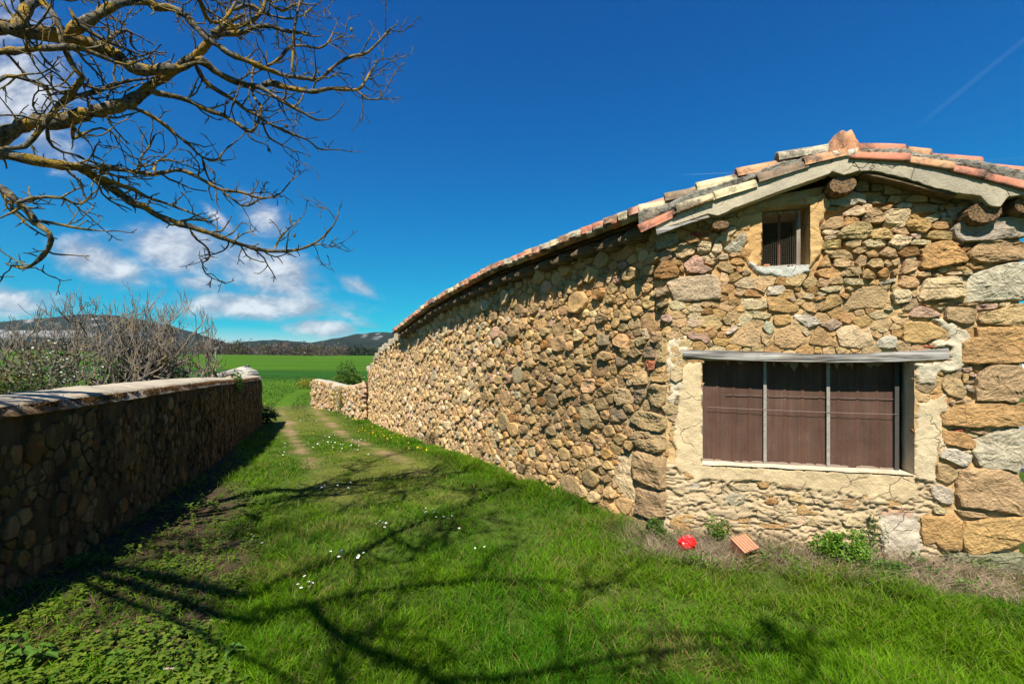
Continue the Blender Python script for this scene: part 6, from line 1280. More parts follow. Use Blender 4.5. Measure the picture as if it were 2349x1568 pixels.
B = [  # limbs: (start depth, end depth, start and end radius in cm, points in a 2.24 times enlarged crop of the photo's corner)
 (3.0, 3.48, 6.0, 3.4, [(-260,120),(-120,140),(0,150),(130,168),(290,190),(400,215),(550,255),(640,302),(740,372),(840,388),(920,378),(1010,372)]),
 (3.2, 3.6, 6.6, 2.9, [(-420,1150),(-260,960),(-120,850),(0,775),(110,715),(220,680),(330,690),(450,650),(600,610),(720,570),(800,520),(870,462),(950,410),(1010,372),(1090,312),(1150,248),(1210,175)]),
 (3.58, 3.9, 2.7, 1.2, [(1180,215),(1210,175),(1300,150),(1400,118),(1460,60),(1480,10),(1500,-60)]), (3.58, 3.9, 2.3, 1.2, [(1175,215),(1230,195),(1330,190),(1420,160),(1520,150),(1600,175),(1700,190)]),
 (2.8, 3.1, 2.6, 1.2, [(-200,300),(0,290),(130,280),(270,268),(400,262),(500,290),(620,340)]),
 (3.2, 4.0, 3.6, .7, [(370,192),(440,148),(540,88),(640,30),(740,8),(840,10),(880,40),(960,42),(1040,82),(1100,150),(1160,205),(1230,250),(1300,300),(1400,340),(1480,380),(1600,420),(1700,432),(1790,440),(1830,410),(1900,350),(1980,312),(2050,300),(2110,250),(2160,190),(2200,150)]),
 (3.5, 3.9, 3.0, .6, [(1090,330),(1150,350),(1200,395),(1280,440),(1380,475),(1450,486),(1480,500),(1560,550),(1640,600),(1720,640),(1780,670),(1850,668)]),
 (3.7, 4.1, 2.4, .5, [(1450,486),(1520,462),(1600,485),(1740,510),(1850,495),(1990,500),(2040,460),(2080,390),(2120,340),(2165,330)]), (4.0, 4.1, .9, .4, [(2000,505),(2060,560),(2120,555),(2190,560)]),
 (2.9, 4.3, 3.9, .6, [(-300,900),(-150,860),(0,860),(120,885),(260,910),(380,930),(470,955),(560,1020),(650,1080),(740,1140),(800,1160),(850,1200),(950,1240),(1060,1275),(1200,1320),(1320,1365),(1420,1390),(1540,1405),(1640,1400),(1720,1380),(1800,1330),(1870,1250),(1892,1190)]),
 (4.0, 4.1, 1.1, .5, [(1060,1280),(1100,1340),(1160,1385),(1170,1440),(1130,1470),(1150,1530),(1215,1565)]), (4.2, 4.3, .8, .4, [(1720,1380),(1800,1370),(1880,1385)]),
 (3.4, 3.9, 2.0, .7, [(520,980),(650,1030),(760,1070),(830,1110),(950,1150),(1060,1190),(1150,1228)]),
 (3.3, 4.2, 2.2, .5, [(390,922),(520,930),(700,945),(850,965),(1000,945),(1060,965),(1150,1010),(1220,1050),(1350,1070),(1460,1100),(1550,1085),(1600,1040),(1640,985)]),
 (3.9, 4.1, .9, .4, [(1240,1070),(1300,1110),(1360,1150),(1420,1140),(1460,1090)]),
 (2.8, 3.1, 2.6, .6, [(-250,1000),(-120,1010),(0,1050),(80,1120),(160,1190),(200,1250),(270,1300),(280,1370),(220,1450),(140,1500),(40,1480)]), (2.9, 3.2, 1.2, .5, [(180,1230),(300,1250),(450,1275),(600,1290)]),
 (2.8, 3.4, 1.3, .4, [(90,1130),(200,1100),(350,1105),(440,1140),(560,1050),(680,1035)]),
 (3.5, 4.2, 1.9, .5, [(650,580),(800,622),(930,700),(980,745),(1050,800),(1120,870),(1200,890),(1260,830),(1340,770)]), (3.9, 4.2, 1.3, .6, [(1130,880),(1150,960),(1180,1020),(1240,1040)]),
 (3.5, 4.1, 2.2, .7, [(840,520),(960,540),(1060,570),(1160,620),(1250,650),(1330,700),(1400,742),(1440,700),(1460,600),(1420,540),(1410,440),(1420,360)]),
 (3.6, 4.3, 1.9, .5, [(1090,350),(1150,450),(1250,520),(1320,560),(1380,610),(1440,640),(1540,700),(1640,740),(1740,780),(1790,820),(1920,828)]), (4.0, 4.2, 1.2, .5, [(1450,620),(1500,760),(1560,800),(1640,840)]),
 (3.7, 3.9, 1.4, .7, [(1635,410),(1640,300),(1642,200),(1650,120),(1670,30),(1690,-60)]), (3.4, 3.6, 1.8, 1.0, [(1100,-60),(1130,30),(1170,110),(1240,120),(1290,60),(1330,-20)]),
 (2.9, 3.2, 3.8, 2.6, [(60,160),(95,140),(150,55),(205,-10),(260,-90)]), (3.0, 3.2, 2.0, 1.6, [(190,-40),(280,60),(330,150),(350,235),(370,300),(420,380),(460,432),(430,485),(380,540),(300,620),(240,700),(170,790),(130,820),(0,830)]),
 (3.1, 3.5, 1.8, .7, [(385,40),(440,130),(540,200),(620,240),(720,280),(820,330)]), (3.0, 3.3, 1.6, .8, [(120,-20),(130,60),(145,160)]),
 (3.3, 3.6, 1.9, 1.2, [(330,600),(400,545),(500,520),(570,500),(660,470),(755,450)]), (2.8, 3.0, 1.4, .7, [(-40,470),(40,420),(130,440),(230,465),(270,530),(300,600)]),
 (3.2, 3.7, 1.3, .5, [(600,240),(640,200),(700,175),(745,190),(740,240),(780,290),(850,300)]), (3.3, 3.5, 1.4, .7, [(260,700),(270,800),(340,850),(420,870),(480,900)]),
 (3.9, 4.1, 1.5, .6, [(1480,380),(1560,330),(1620,260),(1700,250),(1790,265),(1840,230),(1875,160)]), (3.8, 4.1, 1.5, .5, [(1300,60),(1400,30),(1500,80),(1600,110),(1680,100),(1760,40)]),
 (3.7, 4.0, 1.4, .5, [(1500,10),(1580,60),(1650,20),(1740,20)]), (2.9, 3.3, 1.2, .5, [(410,680),(410,780),(450,760),(500,740),(560,720),(620,740),(700,815)]),
 (4.0, 4.2, 1.1, .5, [(1540,1405),(1560,1340),(1600,1290),(1670,1230)]), (3.4, 3.7, 1.2, .6, [(780,945),(790,880),(830,820),(860,760)]), (3.4, 3.7, 1.1, .6, [(860,960),(880,900),(950,890)]),
]
def build_walnut():
    R = np.random.default_rng(12)
    base = np.array([-6.0, 2.1, 0.0])
    root = thing("bare_tree", "leafless spreading tree with orange lichen on its limbs, reaching in from the upper left", "tree", tuple(base))
    fork = np.array([-5.3, 2.35, 2.35])
    trunk = smooth_line([base-[0, 0, .2], [-5.95, 2.15, .9], [-5.6, 2.3, 1.7], fork], .12)
    L = [(trunk, np.interp(np.linspace(0, 1, len(trunk)), [0, .15, 1], [.30, .22, .19]))]
    tips = []
    for (y0, y1, r0, r1, pts) in B:
        q = np.array(pts, float)/2.24*.917578; seg = np.concatenate([[0], np.cumsum(np.linalg.norm(np.diff(q, axis=0), axis=1))])/1.0
        dep = y0+(y1-y0)*seg/seg[-1]+.06*np.sin(seg/60+y0*9)
        P = smooth_line([W3(a[0], a[1], d) for a, d in zip(q, dep)], .045)
        P = P+np.cumsum(R.normal(size=P.shape), 0)*.0016
        rad = np.linspace(r0, r1, len(P))/100*(1+.13*R.normal(size=len(P)))*.98
        L.append((P, rad)); tips.append((P, rad))
    # limbs start from the trunk outside the frame
    for (y0, y1, r0, r1, pts) in B:
        if pts[0][0] < -140:
            a = W3(*(np.array(pts[0])/2.24*.917578), y0); P = smooth_line([fork-[.1, 0, .25], fork*.55+a*.45+[0, 0, -.05], a], .08); L.append((P, np.linspace(max(r0*1.35, 5)/100, r0/100, len(P))))
    # limbs over and behind the camera, out of the picture; their shade lies on the grass
    def lift(px, py, h, z=0.0):
        y = (EYE-z)*F/(py-HZ); g = np.array([(px-CX)/F*y, y, z]); return g+SUN_DIR*(h/SUN_DIR[2])
    over = [
     (6.5, 4.2, [(560,1372),(640,1345),(740,1305),(830,1268),(920,1222),(1000,1185),(1090,1150),(1160,1120)], [4.0,4.1,4.15,4.2,4.25,4.3,4.3,4.3]),
     (6.0, 2.2, [(560,1430),(640,1408),(720,1392),(800,1372),(900,1352),(1000,1342),(1120,1338),(1240,1342),(1330,1352),(1420,1330),(1490,1290)], [4.1,4.15,4.2,4.2,4.25,4.3,4.3,4.35,4.4,4.5,4.6]),
     (5.5, 3.6, [(715,1393),(735,1418),(770,1455),(830,1490),(900,1515),(1000,1560),(1100,1620)], [4.2,4.2,4.25,4.3,4.3,4.35,4.4]),
     (4.5, 2.0, [(240,1360),(340,1400),(430,1440),(520,1490),(600,1530),(700,1580)], [3.9,4.0,4.0,4.1,4.1,4.2]),
     (4.0, 1.8, [(1000,1560),(1120,1570),(1250,1555),(1400,1520),(1560,1500),(1700,1490),(1850,1500)], [4.35,4.4,4.5,4.5,4.6,4.6,4.7]),
     (3.0, 1.5, [(800,1372),(830,1330),(820,1290),(870,1250)], [4.2,4.2,4.2,4.2]),
     (3.0, 1.4, [(520,1230),(600,1172),(690,1152),(780,1130),(880,1092),(960,1076),(1050,1088)], [4.8,4.9,5.0,5.1,5.2,5.3,5.3]),
     (2.6, 1.2, [(690,1152),(740,1110),(800,1075),(860,1050),(930,1020)], [5.0,5.1,5.2,5.3,5.5]),
     (2.6, 1.2, [(720,1190),(810,1165),(900,1135),(990,1120),(1080,1125),(1150,1105)], [4.05,4.3,4.6,4.8,4.9,5.0]),
     (2.4, 1.1, [(830,1268),(900,1290),(990,1270),(1090,1225),(1180,1215)], [4.15,4.2,4.3,4.4,4.5]),
     (3.2, 1.6, [(560,1260),(640,1215),(720,1190),(800,1170),(880,1160),(960,1140)], [4.0,4.0,4.1,4.1,4.1,4.2]),
    ]
    n_vis = len(tips)
    for k, (r0, r1, pts, hs) in enumerate(over):
        P = np.array([lift(p[0], p[1], h) for p, h in zip(pts, hs)])
        if k in (0, 1, 3, 6, 10): P = np.concatenate([[fork-[0, .1, .2], fork*.5+P[0]*.5+[0, -.2, .35]], P])
        P = smooth_line(P, .07); rad = np.linspace(r0 if k not in (0, 1, 3, 6, 10) else r0*1.5, r1, len(P))/100*.62
        L.append((P, rad)); tips.append((P, rad))
        if k in (0, 1, 2, 4, 6, 7, 8, 9, 10): 
            for _ in range(5):
                i = R.integers(len(P)//3, len(P)); dd = unit(R.normal(size=3)*.8+(P[-1]-P[0])*.15+np.array([0, .4, .2])); q = [P[i]]
                for s in range(14): dd = unit(dd+R.normal(size=3)*.22); q.append(q[-1]+dd*.07)
                L.append((np.array(q), np.linspace(.018, .006, 15))); tips.append((np.array(q), np.linspace(.018, .006, 15)))
    V, Fc = tubes(L[:1], 12); mk("trunk", V, Fc, M_BARK, root, None, True)
    big = [l for l in L[1:] if l[1].max() > .02]; small = [l for l in L[1:] if l[1].max() <= .02]
    # knobbly limbs, each a part of its own
    for l in big: V, Fc = tubes([taper_ends(l)], 9); mk("limb", V, Fc, M_BARK, root, None, True)
    for l in small: V, Fc = tubes([taper_ends(l)], 7); mk("branch", V, Fc, M_BARK, root, None, True)
    T = []
    for k_, (P, rad) in enumerate(tips):
        d = np.linalg.norm(np.diff(P, axis=0), axis=1).sum(); over_ = k_ >= n_vis; m = int(d/(.062 if over_ else .080))+1
        for _ in range(m):
            i = R.integers(1, len(P)-1)
            if rad[i] > .045 and R.random() < .55: continue
            ax = unit(P[i+1]-P[i-1]); o = unit(np.cross(ax, R.normal(size=3)+np.array([0, .2, 0]))); thin = rad[i] < .015
            dd = ax*(.35+.5*R.random())+o*.9; ln = (.06+.40*R.random()**1.5)*(1.0 if thin else .9)*(1.5 if over_ else 1)
            twig(T, P[i], dd, ln, min(.0085, max(.0062 if over_ else .0042, rad[i]*.5)), 2 if ln > .2 else 1, R, .3)
        twig(T, P[-1], P[-1]-P[-3], .14+.12*R.random(), max(.004, rad[-1]*.9), 2, R, .5)
    V, Fc = tubes(T, 4); o = mk("twigs", V, Fc, M_TWIG, root, None, True); o["kind"] = "stuff"
    # a few shrivelled husks
    for (x, y, d) in ((1505,838,4.2),(1605,706,4.1),(1968,166,4.1),(1648,1318,4.2)):
        c = W3(x/2.24*.917578, y/2.24*.917578, d); P = np.array([c+[0, 0, .02], c+[0, 0, .01], c, c-[0, 0, .012], c-[0, 0, .02]]); V, Fc = tubes([(P, np.array([.002, .011, .014, .011, .003]))], 7); mk("husk", V, Fc, M_TWIG, root)
M_TWIG = mat_bark("twig_bark", (.12, .10, .065), (.045, .037, .027), (.27, .18, .02), .7, .44, .6, 6)
build_walnut()
def grow_bush_tree(name, label, base, height, spread, seed, stems, fine_r=.0068, lev0=5, maxr=9):
    """many stemmed bare fruit tree, spreading low with upturned twigs"""
    R = np.random.default_rng(seed); root = thing(name, label, "tree", tuple(base)); L = []
    def br(p, d, ln, r, lev):
        n = 6; pts = [np.array(p)]; d = unit(d)
        for i in range(n):
            d = unit(d+R.normal(size=3)*(.20 if lev > 1 else .13)+np.array([0, 0, (.02 if lev > 3 else .09 if lev > 1 else .26)])); pts.append(pts[-1]+d*ln/n)
        pts = np.array(pts)
        if (np.hypot(*(pts[-1]-base)[:2])/maxr)**2+((pts[-1][2]-base[2])/(height*.93))**2 > 1: return
        L.append((pts, np.linspace(r, r*.62, n+1), lev))
        if lev == 0: return
        k = 3 if lev in (lev0, 1, 2) else 2+int(R.random()*1.9)
        for j in range(k):
            i = n if j == 0 else R.integers(n//2, n+1); ax = d; o = unit(np.cross(ax, R.normal(size=3)))
            br(pts[i], ax*.7+o*(.6+.45*R.random()), ln*(.56+.26*R.random()), max(r*.60, fine_r), lev-1)
    for s in range(stems):
        a = 6.283*s/stems+R.random()*.7
        br(np.array(base)+[.2*math.cos(a), .2*math.sin(a), 0], np.array([math.cos(a)*spread, math.sin(a)*spread, .45+.75*R.random()]), height*.36, .055*height/4, lev0)
    th = [(p, r) for p, r, l in L if l >= lev0-1]; mid = [(p, r) for p, r, l in L if 2 <= l < lev0-1]; fine = [(p, np.maximum(r, fine_r)) for p, r, l in L if l < 2]
    for l in th: V, Fc = tubes([l], 7); mk("trunk", V, Fc, M_BARK_FIG, root, None, True)
    V, Fc = tubes(mid, 5); mk("branches", V, Fc, M_BARK_FIG, root, None, True)["kind"] = "stuff"
    V, Fc = tubes(fine, 3); mk("twigs", V, Fc, M_BARK_FIG, root, None, False)["kind"] = "stuff"
    return root
def gb(px, y): x = (px-CX)/F*y; return (x, y, float(gz(x, y)))
grow_bush_tree("fig_tree", "wide bare grey fig tree with upturned twigs behind the left wall, nearer the frame edge", gb(225, 13.2), 5.0, .8, 15, 20, maxr=2.75)
grow_bush_tree("fig_tree", "bare grey fig tree with upturned twigs behind the wall, left of the utility pole", gb(392, 14.0), 5.0, .7, 18, 18, maxr=1.75)
grow_bush_tree("thicket", "low tangled bare bush behind the wall coping, in front of the fig trees", gb(190, 10.6), 1.75, 1.5, 14, 8, .006, 4, 2.2)
bush("ivy_shrub", "dark glossy ivy mass behind the bare fig tree branches", "shrub", gb(318, 14.6), (1.35, .9, 2.5), 5200, .10, (.022, .048, .010), (.05, .085, .018), seed=3)
bush("evergreen_shrub", "dark olive evergreen shrub at the left picture edge behind the wall", "shrub", gb(12, 8.6), (.95, .9, 2.02), 6500, .055, (.055, .06, .018), (.12, .10, .03), seed=4)
bush("ivy_shrub", "low dark green ivy just above the wall coping near the left edge", "shrub", gb(95, 8.3), (.75, .5, 1.52), 3600, .055, (.022, .05, .010), (.05, .095, .02), seed=6)
bush("blossom_shrub", "pale shrub with white blossom left of the fig trees", "shrub", gb(125, 11.5), (1.0, .8, 2.35), 2600, .05, (.09, .10, .05), (.15, .14, .08), seed=7, flower=(420, .05, (.75, .74, .68)), gap=.5)
bush("hedge_shrub", "low olive brown bush beside the stone slab behind the wall end", "shrub", gb(440, 16.0), (1.6, .8, 1.55), 4200, .06, (.05, .05, .022), (.10, .085, .04), seed=9, gap=.5)
bush("round_bush", "round bright green leafy bush beyond the low wall at the barn end", "shrub", gb(802, 27.5), (1.0, .9, 2.0), 5200, .10, (.045, .105, .012), (.115, .19, .022), seed=10, gap=.40)
bush("small_shrub", "yellow green shrub at the foot of the round bush", "shrub", gb(838, 25.0), (.55, .5, .95), 1300, .09, (.09, .15, .02), (.16, .22, .03), seed=11)
def build_far_wood():
    A_V, A_F, A_C, base = [], [], [], 0; R = np.random.default_rng(2)
    rows = []
    for i in range(420):
        px = -150+R.random()*1250; y = 318+R.random()*70; kind = R.random()
        h = 8+4.5*R.random(); col = np.array([.105, .078, .058]) if kind < .72 else (np.array([.10, .095, .03]) if kind < .84 else np.array([.035, .05, .02]))
        if px < 75: h *= .8; col = np.array([.03, .04, .022])
        if 795 < px < 900: h *= .85; col = np.array([.022, .036, .016])
        if 75 <= px < 480: h *= .75
        rows.append((px, y, h, col, .5))
    for (px, y, h, col, asp) in rows:
        x = (px-CX)/F*y; z = float(gz(x, y)); n = 110
        q = unit(R.normal(size=(n, 3)))*(R.random(n)**.4)[:, None]; P = np.array([x, y, z+h*.52])+q*np.array([h*.5, h*.4, h*.5]); s = h*.10*(.5+R.random(n))
        a = unit(R.normal(size=(n, 3))); b = unit(R.normal(size=(n, 3)))
        V = np.stack([P, P+a*s[:, None], P+b*s[:, None]], 1).reshape(-1, 3); A_V.append(V); A_F.append(np.arange(n*3).reshape(-1, 3)+base); base += n*3
        A_C.append(np.repeat(col*(.6+.8*R.random((n, 1))), 3, 0))
    o = mk("far_woodland", np.concatenate(A_V), np.concatenate(A_F), M_LEAF, None, np.concatenate(A_C), False, (0, 0, 0)); o["kind"] = "stuff"
build_far_wood()
# ------------------------------------------------------------------ small things
def build_details():
    R = np.random.default_rng(9)
    # utility pole out in the field
    b = gb(494.5, 62); root = thing("utility_pole", "thin wooden utility pole with a short crossarm standing in the green field", "utility pole", b)
    top = EYE+(HZ-797)/F*62; V, Fc = tubes([(np.array([[b[0], b[1], b[2]-.3], [b[0], b[1], (b[2]+top)/2], [b[0], b[1], top]]), np.array([.09, .085, .07]))], 8); mk("post", V, Fc, M_POLE, root, None, True)
    V, Fc = box((b[0], b[1]-.1, top-.12), 1.0, .10, .09); mk("crossarm", V, Fc, M_POLE, root)
    for dx in (-.42, 0, .42): V, Fc = tubes([(np.array([[b[0]+dx, b[1]-.1, top-.05], [b[0]+dx, b[1]-.1, top+.16]]), np.array([.025, .03]))], 6); mk("insulator", V, Fc, M_POLE, root)
    # ruined hut top behind the end of the left wall: tilted slab on rubble
    y = 17.5; a, b2 = W3(460, 870, y), W3(549, 845, y+.3); root = thing("stone_hut", "small ruined stone hut with one tilted grey slab, behind the end of the left wall", "hut", (a[0], y, float(gz(a[0], y))))
    d = b2-a; L = np.linalg.norm(d); ax = d/L; sd = np.array([-.25, .95, .12]); sd = unit(sd-ax*(sd@ax)); nn = np.cross(ax, sd); V = []
    for i in range(13):
        for j in range(9):
            p = a+ax*L*i/12+sd*1.3*j/8; e = mnoise.noise(Vector((i*.7, j*.9, 3)))
            V.append(p+nn*(.03*e)+ax*.03*mnoise.noise(Vector((j*.9, 2, 1)))*(i in (0, 12)))
    V = np.array(V); nV = len(V); V = np.concatenate([V, V-nn*.11]); g = grid_faces(13, 9); Fc = np.concatenate([g, g+nV]).tolist()
    for i in range(12): Fc += [[i*9, (i+1)*9, nV+(i+1)*9, nV+i*9], [i*9+8, (i+1)*9+8, nV+(i+1)*9+8, nV+i*9+8]]
    for j in range(8): Fc += [[j, j+1, nV+j+1, nV+j], [108+j, 109+j, nV+109+j, nV+108+j]]
    mk("roof_slab", V, Fc, M_STONE_SIDE, root, (.34, .33, .30), False)
    r = random.Random(4); c0 = W3(548, 861, y)
    for k in range(26):
        p = W3(516+44*r.random(), 866+26*r.random()**.7*1.0-5, y+.1+.3*r.random()); s = .07+.07*r.random(); V = []
        sm = stone_shape([(s*1.3*math.cos(q), s*.8*math.sin(q)) for q in np.arange(6)*6.283/6], .12, r, .05, 1, .15, 1.2, 1, 9)
        mk("stone", p+np.outer(sm[0][:, 0], [1, 0, 0])+np.outer(sm[0][:, 1], UP)+np.outer(sm[0][:, 2], [0, -1, 0]), sm[1], M_STONE_SIDE, root, stone_col(r.choice('gtoc'), r))
    for k, (px, py) in enumerate(((556, 853), (566, 857))):
        s = .26; sm = stone_shape([(s*1.2*math.cos(q), s*.75*math.sin(q)) for q in np.arange(8)*6.283/8], .25, r, .05, 1, .3, 1.4, 1, 14)
        mk("boulder", W3(px, py, y+.3)+np.outer(sm[0][:, 0], [1, 0, 0])+np.outer(sm[0][:, 1], UP)+np.outer(sm[0][:, 2], [0, -1, 0]), sm[1], M_STONE_SIDE, root, (.42, .39, .33))
    xx = (a[0]+b2[0])/2; V, Fc = box((xx+.1, y+.75, .25), 1.3, 1.0, 1.75); mk("wall", V, Fc, M_MORTAR_SIDE, root, (.33, .26, .16))
    # crumpled red plastic bag
    c = gpos(*gplane(1577, 1268, .38), .38); z = float(gz(c[0], c[1])); V = []; n, m = 26, 14
    for i in range(m):
        th = math.pi*i/(m-1)
        for j in range(n):
            ph = 2*math.pi*j/n; d = np.array([math.sin(th)*math.cos(ph), math.sin(th)*math.sin(ph), math.cos(th)])
            e = 1+.30*mnoise.noise(Vector(d*2.4+Vector((1, 2, 3)) if False else Vector((d[0]*2.4+1, d[1]*2.4, d[2]*2.4))))+.28*abs(mnoise.noise(Vector((d[0]*6, d[1]*6+3, d[2]*6))))+.12*mnoise.noise(Vector((d[0]*14, d[1]*14, d[2]*14)))
            V.append(np.array([c[0], c[1], z+.085])+d*np.array([.066, .05, .058])*e)
    Fc = [[i*n+j, i*n+(j+1) % n, (i+1)*n+(j+1) % n, (i+1)*n+j] for i in range(m-1) for j in range(n)]
    o = mk("plastic_bag", np.array(V), Fc, M_RED, None, None, False); tag(o, "crumpled bright red plastic bag lying in dry weeds below the gable", "plastic bag")
    # hollow clay brick, leaning
    c = gpos(*gplane(1706, 1270, .36), .36); z = float(gz(c[0], c[1]))+.085; root = thing("hollow_brick", "broken ribbed hollow clay brick leaning in dry weeds below the window", "brick", (c[0], c[1], z-.1))
    X = unit(EDIR*.55+UP*-.42+NDIR*.72); Zt = unit(NDIR*.35+UP*.9); Zt = unit(Zt-X*(Zt@X)); Yt = np.cross(Zt, X); o0 = np.array([c[0], c[1], z])
    def bx(name, x, y2, zz, sx, sy, sz): V, Fc = box(o0+X*x+Yt*y2+Zt*zz, sx, sy, sz, (X, Yt, Zt)); mk(name, V, Fc, M_BRICK, root)
    LB, WB, HB = .16, .15, .10
    for k in range(6): bx("rib", -.0, -WB/2+.012+k*.0255, HB/2, LB, .0205, .012)
    bx("shell", 0, 0, HB/2-.010, LB-.004, WB-.006, .012); bx("shell", 0, 0, -HB/2+.010, LB-.01, WB-.006, .012)
    for k in range(5): bx("web", -.006*(k % 2), -WB/2+.008+k*(WB-.016)/4, 0, LB-.012-.02*(k % 3), .010, HB-.034)
    for k in (-1, 1): bx("web", -.012, 0, k*.021, LB-.05, WB-.03, .008)
    # dead branch on the ground, and a bramble stem
    def stick(name, label, pts, r, mat):
        P = []
        for (px, py) in pts:
            y = EYE*F/(py-HZ); x = (px-CX)/F*y; P.append((x, y, float(gz(x, y))+.02+r))
        V, Fc = tubes([(smooth_line(P, .03), np.linspace(r, r*.5, len(smooth_line(P, .03))))], 7); o = mk(name, V, Fc, mat, None, None, True); tag(o, label, "stick")
    stick("stick", "pale bare stick lying among weeds near the bottom edge", [(366, 1540), (395, 1541), (425, 1538), (452, 1532)], .007, M_PALE)
    stick("stick", "thin brown stick lying at the bottom left corner by the nettles", [(-20, 1546), (20, 1552), (62, 1554)], .008, M_TWIG)
    stick("stick", "dark fallen twig on shaded earth left of the leafy weeds", [(150, 1462), (175, 1452), (210, 1435), (240, 1428)], .006, M_TWIG)
    # white marker peg on the low wall
    p = W3(875, 871, 18.2); p = W3(875, 868, 19.5); V, Fc = tubes([(np.array([p-[0, 0, .12], p+[0, 0, .12]]), np.array([.04, .04]))], 8)
    V = np.concatenate([V, [p+[0, 0, .125]]]); o = mk("marker_peg", V, Fc.tolist()+[[i+8, (i+1) % 8+8, 16] for i in range(8)], M_WHITE, None); 
    tag(o, "small white peg standing on the low wall beside the barn end", "peg")
    # grassy bank behind the low wall with old walls
    # flowers
    def flower_mesh(name, petals, r0, col, ccol):
        A = Acc()
        for k in range(petals):
            a = 6.283*k/petals; d = np.array([math.cos(a), math.sin(a), .12]); s = np.array([-math.sin(a), math.cos(a), 0])
            A.add([d*r0*.2, d*r0*.65+s*r0*.22, d*r0, d*r0*.65-s*r0*.22], [[0, 1, 2, 3]], col)
        A.add([np.array([math.cos(q), math.sin(q), .25])*r0*.3 for q in np.arange(6)*1.047]+[np.array([0, 0, r0*.2])], [[i, (i+1) % 6, 6] for i in range(6)], ccol)
        for q in (0, 1): A.add([(-.0012*(1-q), -.0012*q, 0), (.0012*(1-q), .0012*q, 0), (.0012*(1-q), .0012*q, -.09), (-.0012*(1-q), -.0012*q, -.09)], [[0, 1, 2, 3]], (.05, .1, .01))
        V = np.concatenate(A.V); return mesh_data(name, V, A.F, M_ATTRF, np.concatenate(A.C), False)
    daisy = flower_mesh("daisy", 11, .0095, (.75, .75, .72), (.6, .4, .03)); dand = flower_mesh("dandelion", 13, .013, (.70, .48, .01), (.65, .42, .01))
    def spot(px, py):
        y = 3.
        for _ in range(8):
            z = float(gz((px-CX)/F*y, y)); y = (EYE-z)*F/(py-HZ)
        return (px-CX)/F*y, y, z
    groups = [("daisy", daisy, "small white daisy in the grass", "white daisies scattered in the grass",
               [(700, 970, 10, 18, 6), (730, 1022, 20, 45, 12), (800, 1030, 26, 45, 14), (645, 1060, 8, 12, 25), (790, 1295, 9, 28, 14), (703, 1362, 6, 20, 14), (872, 1222, 6, 18, 12), (990, 1192, 8, 26, 12), (655, 1455, 2, 8, 8), (1012, 1206, 5, 20, 8), (600, 1250, 5, 40, 30), (760, 1130, 9, 60, 12), (1090, 1300, 3, 60, 40)]),
              ("dandelion", dand, "small yellow flower in the grass by the barn", "yellow flowers growing along the foot of the barn",
               [(815, 965, 14, 25, 6), (850, 990, 26, 35, 10), (890, 1008, 26, 40, 9), (940, 1032, 14, 30, 8), (700, 1000, 8, 18, 6), (975, 1040, 6, 25, 6), (640, 925, 10, 25, 4)])]
    for name, me, lab, grp, cl in groups:
        for (px, py, n, sx, sy) in cl:
            for _ in range(n):
                x, y, z = spot(px+R.normal()*sx*.6, py+R.normal()*sy*.6)
                if not in_lane(np.array([x]), np.array([y]), -.05)[0] and y < 16: continue
                o = bpy.data.objects.new(name, me); COLL.objects.link(o); o.location = (x, y, z+.075+.03*R.random()); s = 1.0*(1+.05*y)*(.85+.4*R.random()); o.scale = (s,)*3
                o.rotation_euler = (.5*R.normal()*.5+.25, .3*R.normal(), R.random()*6.28); tag(o, lab, name, grp)
    # nettles in the corner
    def nettle(label, px, py, h, n, seed):
        rr = np.random.default_rng(seed); x, y, z = spot(px, py); root = thing("nettle", label, "plant", (x, y, z)); tip = np.array([x+rr.normal()*.03, y+rr.normal()*.02, z+h])
        V, Fc = tubes([(np.array([[x, y, z-.02], (np.array([x, y, z])+tip)/2+rr.normal(size=3)*.01, tip]), np.array([.004, .0035, .002]))], 6); mk("stem", V, Fc, M_STEM, root)
        for k in range(n):
            lev = k//2; q = 1-.16*lev; a = (lev % 2)*1.57+(k % 2)*3.14+rr.normal()*.2; size = (.045+.018*lev)*(.9+.2*rr.random()) if lev < 3 else .075
            p = np.array([x, y, z])*(1-q)+tip*q; d = unit(np.array([math.cos(a), math.sin(a), .35-.12*lev])); s = unit(np.cross(d, UP)); u = np.cross(s, d); Vv = []; m = 12
            for i in range(m+1):
                t = i/m; wv = .40*math.sin(math.pi*min(1, t*1.02)**.75)*(1-.25*t); saw = 1-.20*(i % 2); dz = -.45*t*t
                c = p+d*size*(t+.12)+UP*size*dz
                Vv += [c-s*size*wv*saw+u*size*wv*.35, c, c+s*size*wv*saw+u*size*wv*.35]
            t = rr.random(); mk("leaf", np.array(Vv), grid_faces(m+1, 3), M_LEAF, root, np.array([.06, .15, .012])*(1-t)+np.array([.115, .21, .02])*t, False)
    nettle("leafy green nettle at the bottom left corner, cut by the picture edge", 8, 1560, .22, 10, 1)
    nettle("second green nettle from the left corner, above the thin brown stick", 45, 1545, .20, 10, 2)
    nettle("bright serrated nettle rightmost of the bottom left corner plants", 95, 1530, .15, 8, 3)
    nettle("low bright green nettle sprout right of the pale stick", 545, 1512, .08, 8, 4)
    nettle("lone young nettle left of the pale stick", 285, 1520, .07, 8, 5)
    # leafy clumps at the gable foot
    def foot(px, off): s = gplane(px, 1250, off)[0]; p = gpos(s, 0, off); return (p[0], p[1], float(gz(p[0], p[1])))
    bush("weed_clump", "largest bright green weed clump at the gable foot, under the right part of the window", "plant", foot(1925, .28), (.19, .17, .30), 2600, .020, (.06, .16, .010), (.15, .25, .02), seed=21, stems=9, gap=.40, wide=1.0, stem_r=.003)
